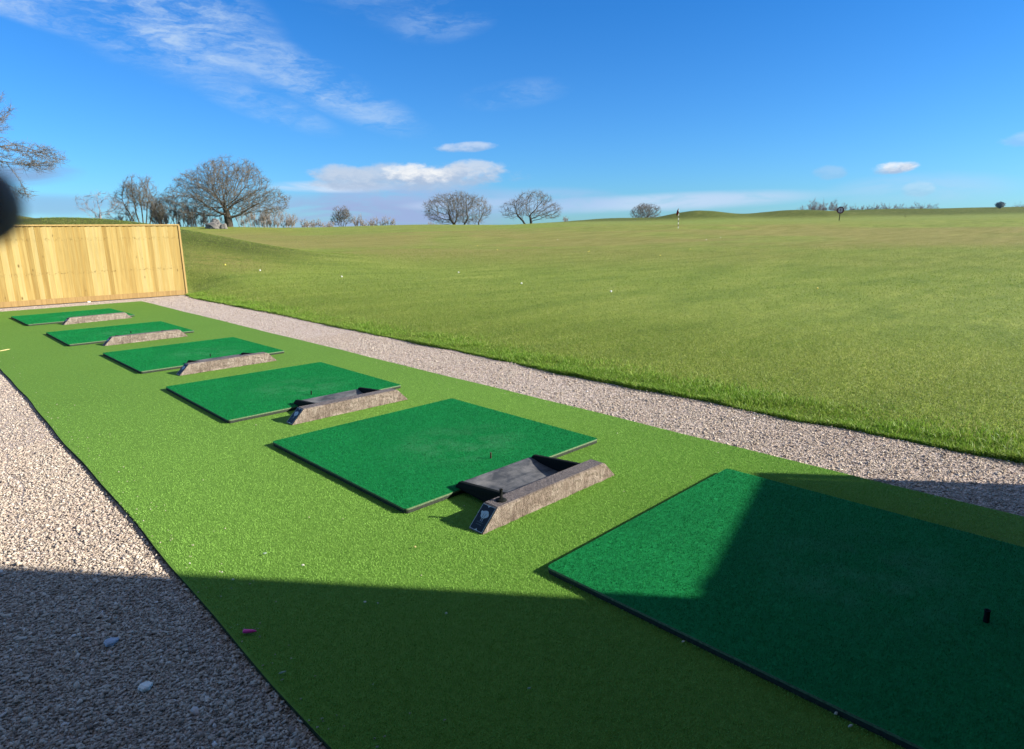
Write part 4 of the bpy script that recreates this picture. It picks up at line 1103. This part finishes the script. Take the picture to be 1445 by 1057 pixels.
# ------------------------------------------------------------------ light and sky
w = bpy.data.worlds.new('World'); SC.world = w; w.use_nodes = True
t = NT(w.node_tree); w.node_tree.nodes.clear()
sky = t.n('ShaderNodeTexSky', sky_type='NISHITA'); sky.sun_disc = False; sky.sun_elevation = rad(SUN_EL); sky.sun_rotation = rad(SUN_AZ)
sky.air_density = 1.0; sky.dust_density = .25; sky.ozone_density = 2.2; sky.altitude = 100
G = t.n('ShaderNodeTexCoord').outputs['Generated']
sx = t.n('ShaderNodeSeparateXYZ'); t.set(sx.inputs[0], G)
AZ = t.math('MULTIPLY', t.math('ARCTAN2', sx.outputs[0], sx.outputs[1]), 57.29578)
EL = t.math('MULTIPLY', t.math('ARCSINE', sx.outputs[2]), 57.29578)
def cvec(kx, ky, seed):
    c = t.n('ShaderNodeCombineXYZ'); t.set(c.inputs[0], t.math('MULTIPLY', AZ, kx)); t.set(c.inputs[1], t.math('MULTIPLY', EL, ky)); c.inputs[2].default_value = seed
    return c.outputs[0]
def blob(a0, e0, sa, se, slope=0.):
    da = t.math('SUBTRACT', AZ, a0); de = t.math('SUBTRACT', t.math('SUBTRACT', EL, e0), t.math('MULTIPLY', da, slope))
    q = t.math('ADD', t.math('POWER', t.math('ABSOLUTE', t.math('DIVIDE', da, sa)), 2.), t.math('POWER', t.math('ABSOLUTE', t.math('DIVIDE', de, se)), 2.))
    return t.mr(q, 0, 1, 1, 0, True), de
col = sky.outputs[0]
col = t.mix(1.0, col, t.mix(t.mr(EL, 0, 17, 0, 1), (.29, .59, .96), (.14, .53, 1.0)), 'MULTIPLY')

K = 5.55                                # picture white in sky units at this strength and exposure
def C(r, g, b):
    f = lambda v: ((v / 255 + .055) / 1.055) ** 2.4 if v > 10 else v / 3294.6
    return (f(r) * K, f(g) * K, f(b) * K)
fill_veil = t.noise(cvec(.045, .08, 2.), 1.0, 5, .6, .5)  # pale cloud veil added above the view to whiten light in the shade
col = t.mix(t.math('MULTIPLY', t.mr(EL, 24, 48, 0, .55, True), t.mr(fill_veil, .3, .6, .45, 1)), col, C(205, 215, 228))
# high thin cirrus, drawn out along one direction
wv_ = cvec(.10, .30, 1.7)
warp = t.n('ShaderNodeVectorMath', operation='ADD'); t.set(warp.inputs[0], wv_); wn = t.n('ShaderNodeVectorMath', operation='SCALE'); t.set(wn.inputs[0], t.noise(wv_, 2.2, 4, .6, color=True)); wn.inputs['Scale'].default_value = .55; t.set(warp.inputs[1], wn.outputs[0])
ci = t.noise(t.mapping(warp.outputs[0], (1, 1, 1), rot=(0, 0, .35)), 1.6, 8, .66, .3)
ci2 = t.noise(t.mapping(warp.outputs[0], (1.4, 5.5, 1), rot=(0, 0, .42)), 2.0, 6, .68)
CIR = [(17.0, 15.6, 7.5, 3.3, -.22, 1.), (7.5, 18.2, 8, 2.6, -.30, 1.), (9.5, 14.6, 6, .8, -.22, .75), (26, 12.4, 9, 1.6, -.40, .8), (23.5, 9.9, 5, 1.0, -.3, .45), (38.0, 16.4, 4.0, 1.3, .1, .38), (31, 19.5, 7, 2.6, -.2, .28), (44, 11.0, 4, .9, .1, .25)]
acc = None
for a0, e0, sa, se, sl, g in CIR:
    m_, _ = blob(a0, e0, sa * 1.35, se * 1.5, sl); m_ = t.math('MULTIPLY', m_, g); acc = m_ if acc is None else t.math('MAXIMUM', acc, m_)
cd = t.math('ADD', t.math('MULTIPLY', ci, .84), t.math('MULTIPLY', ci2, .16))
dens = t.math('MULTIPLY', acc, t.mr(cd, .38, .70, 0, 1, True))
col = t.mix(t.math('MULTIPLY', dens, .80), col, C(205, 226, 246))
# low bank and streaks near the horizon
bn = t.noise(cvec(.13, .60, 8.), 1.0, 7, .60, .6)
for a0, e0, sa, se, sl, g, c in ((33, 1.7, 13, 2.7, 0, 1., C(158, 180, 222)), (8, 2.2, 9, 1.0, 0, .6, C(142, 176, 218)), (7.0, 4.3, 4.5, 1.0, .05, .8, C(138, 168, 210)), (57, 2.2, 14, .9, .02, .85, C(196, 218, 246)), (28.5, 3.75, 6.5, .55, -.01, 1., C(208, 226, 248)), (40, 2.3, 7, .6, .02, .8, C(196, 214, 244)), (46, 2.4, 9, 1.4, 0, .7, C(168, 198, 240)), (75, 2.6, 7, 1.4, 0, .35, C(190, 214, 246)), (36, 3.2, 9, 1.2, 0, .5, C(165, 190, 232))):
    m_, de = blob(a0, e0, sa, se, sl)
    col = t.mix(t.math('MULTIPLY', t.math('MULTIPLY', m_, g), t.mr(bn, .30, .56, .30, 1, True)), col, c)
# small cumulus: pale crowns over lavender bases, ragged edges
cw = t.n('ShaderNodeVectorMath', operation='ADD'); cb = cvec(.42, .95, 3.); t.set(cw.inputs[0], cb)
cs = t.n('ShaderNodeVectorMath', operation='SCALE'); t.set(cs.inputs[0], t.noise(cb, 3.0, 4, .6, color=True)); cs.inputs['Scale'].default_value = .35; t.set(cw.inputs[1], cs.outputs[0])
cn = t.noise(cw.outputs[0], 1.0, 8, .62); cn2 = t.noise(cw.outputs[0], 2.2, 5, .6)
for a0, e0, sa, se, sl, g, bright in ((34.8, 4.5, 10.5, 1.25, .02, .75, .25), (35.6, 4.75, 3.6, 1.0, 0, 1., .95), (29.5, 4.5, 3.5, 1.1, 0, .7, .3), (40.6, 4.9, 3.4, 1.1, 0, .7, .5), (39.9, 6.95, 3.0, .45, .03, .55, .7), (73.3, 4.2, 1.8, .50, .05, .9, 1.), (69.0, 4.1, 1.4, .6, 0, .3, .3), (75.0, 2.6, 1.2, .6, 0, .25, .7), (81.5, 5.6, 2.4, .6, 0, .3, .6)):
    m_, de = blob(a0, e0, sa * 1.15, se * 1.25, sl)
    d_ = t.mr(t.math('ADD', cn, t.math('MULTIPLY', m_, .50)), .60, 1.0, 0, 1, True)
    d_ = t.math('MULTIPLY', t.math('MULTIPLY', d_, t.mr(m_, .0, .35, 0, 1, True)), g)
    lit = t.mr(t.math('ADD', t.math('DIVIDE', de, se), t.math('MULTIPLY', t.math('SUBTRACT', cn2, .5), 3.0)), -.9, .6, 0, bright, True)
    col = t.mix(d_, col, t.mix(lit, C(172, 192, 220), C(246, 248, 250)))
bg = t.n('ShaderNodeBackground'); t.set(bg.inputs[0], col); bg.inputs[1].default_value = .08
out = t.n('ShaderNodeOutputWorld'); w.node_tree.links.new(bg.outputs[0], out.inputs[0])

sd = bpy.data.lights.new('sun', 'SUN'); sd.energy = 5.0; sd.angle = rad(.53); sd.color = (1., .93, .82)
so = bpy.data.objects.new('sun', sd); COL.objects.link(so)
sv = Vector((math.sin(rad(SUN_AZ)) * math.cos(rad(SUN_EL)), math.cos(rad(SUN_AZ)) * math.cos(rad(SUN_EL)), math.sin(rad(SUN_EL))))
so.rotation_euler = (-sv).to_track_quat('-Z', 'Y').to_euler(); so.location = (0, 0, 30)

SC.view_settings.view_transform = 'Standard'; SC.view_settings.look = 'None'; SC.view_settings.exposure = 1.2; SC.view_settings.gamma = 1
SC.cycles.max_bounces = 6; SC.cycles.diffuse_bounces = 3; SC.cycles.use_denoising = True
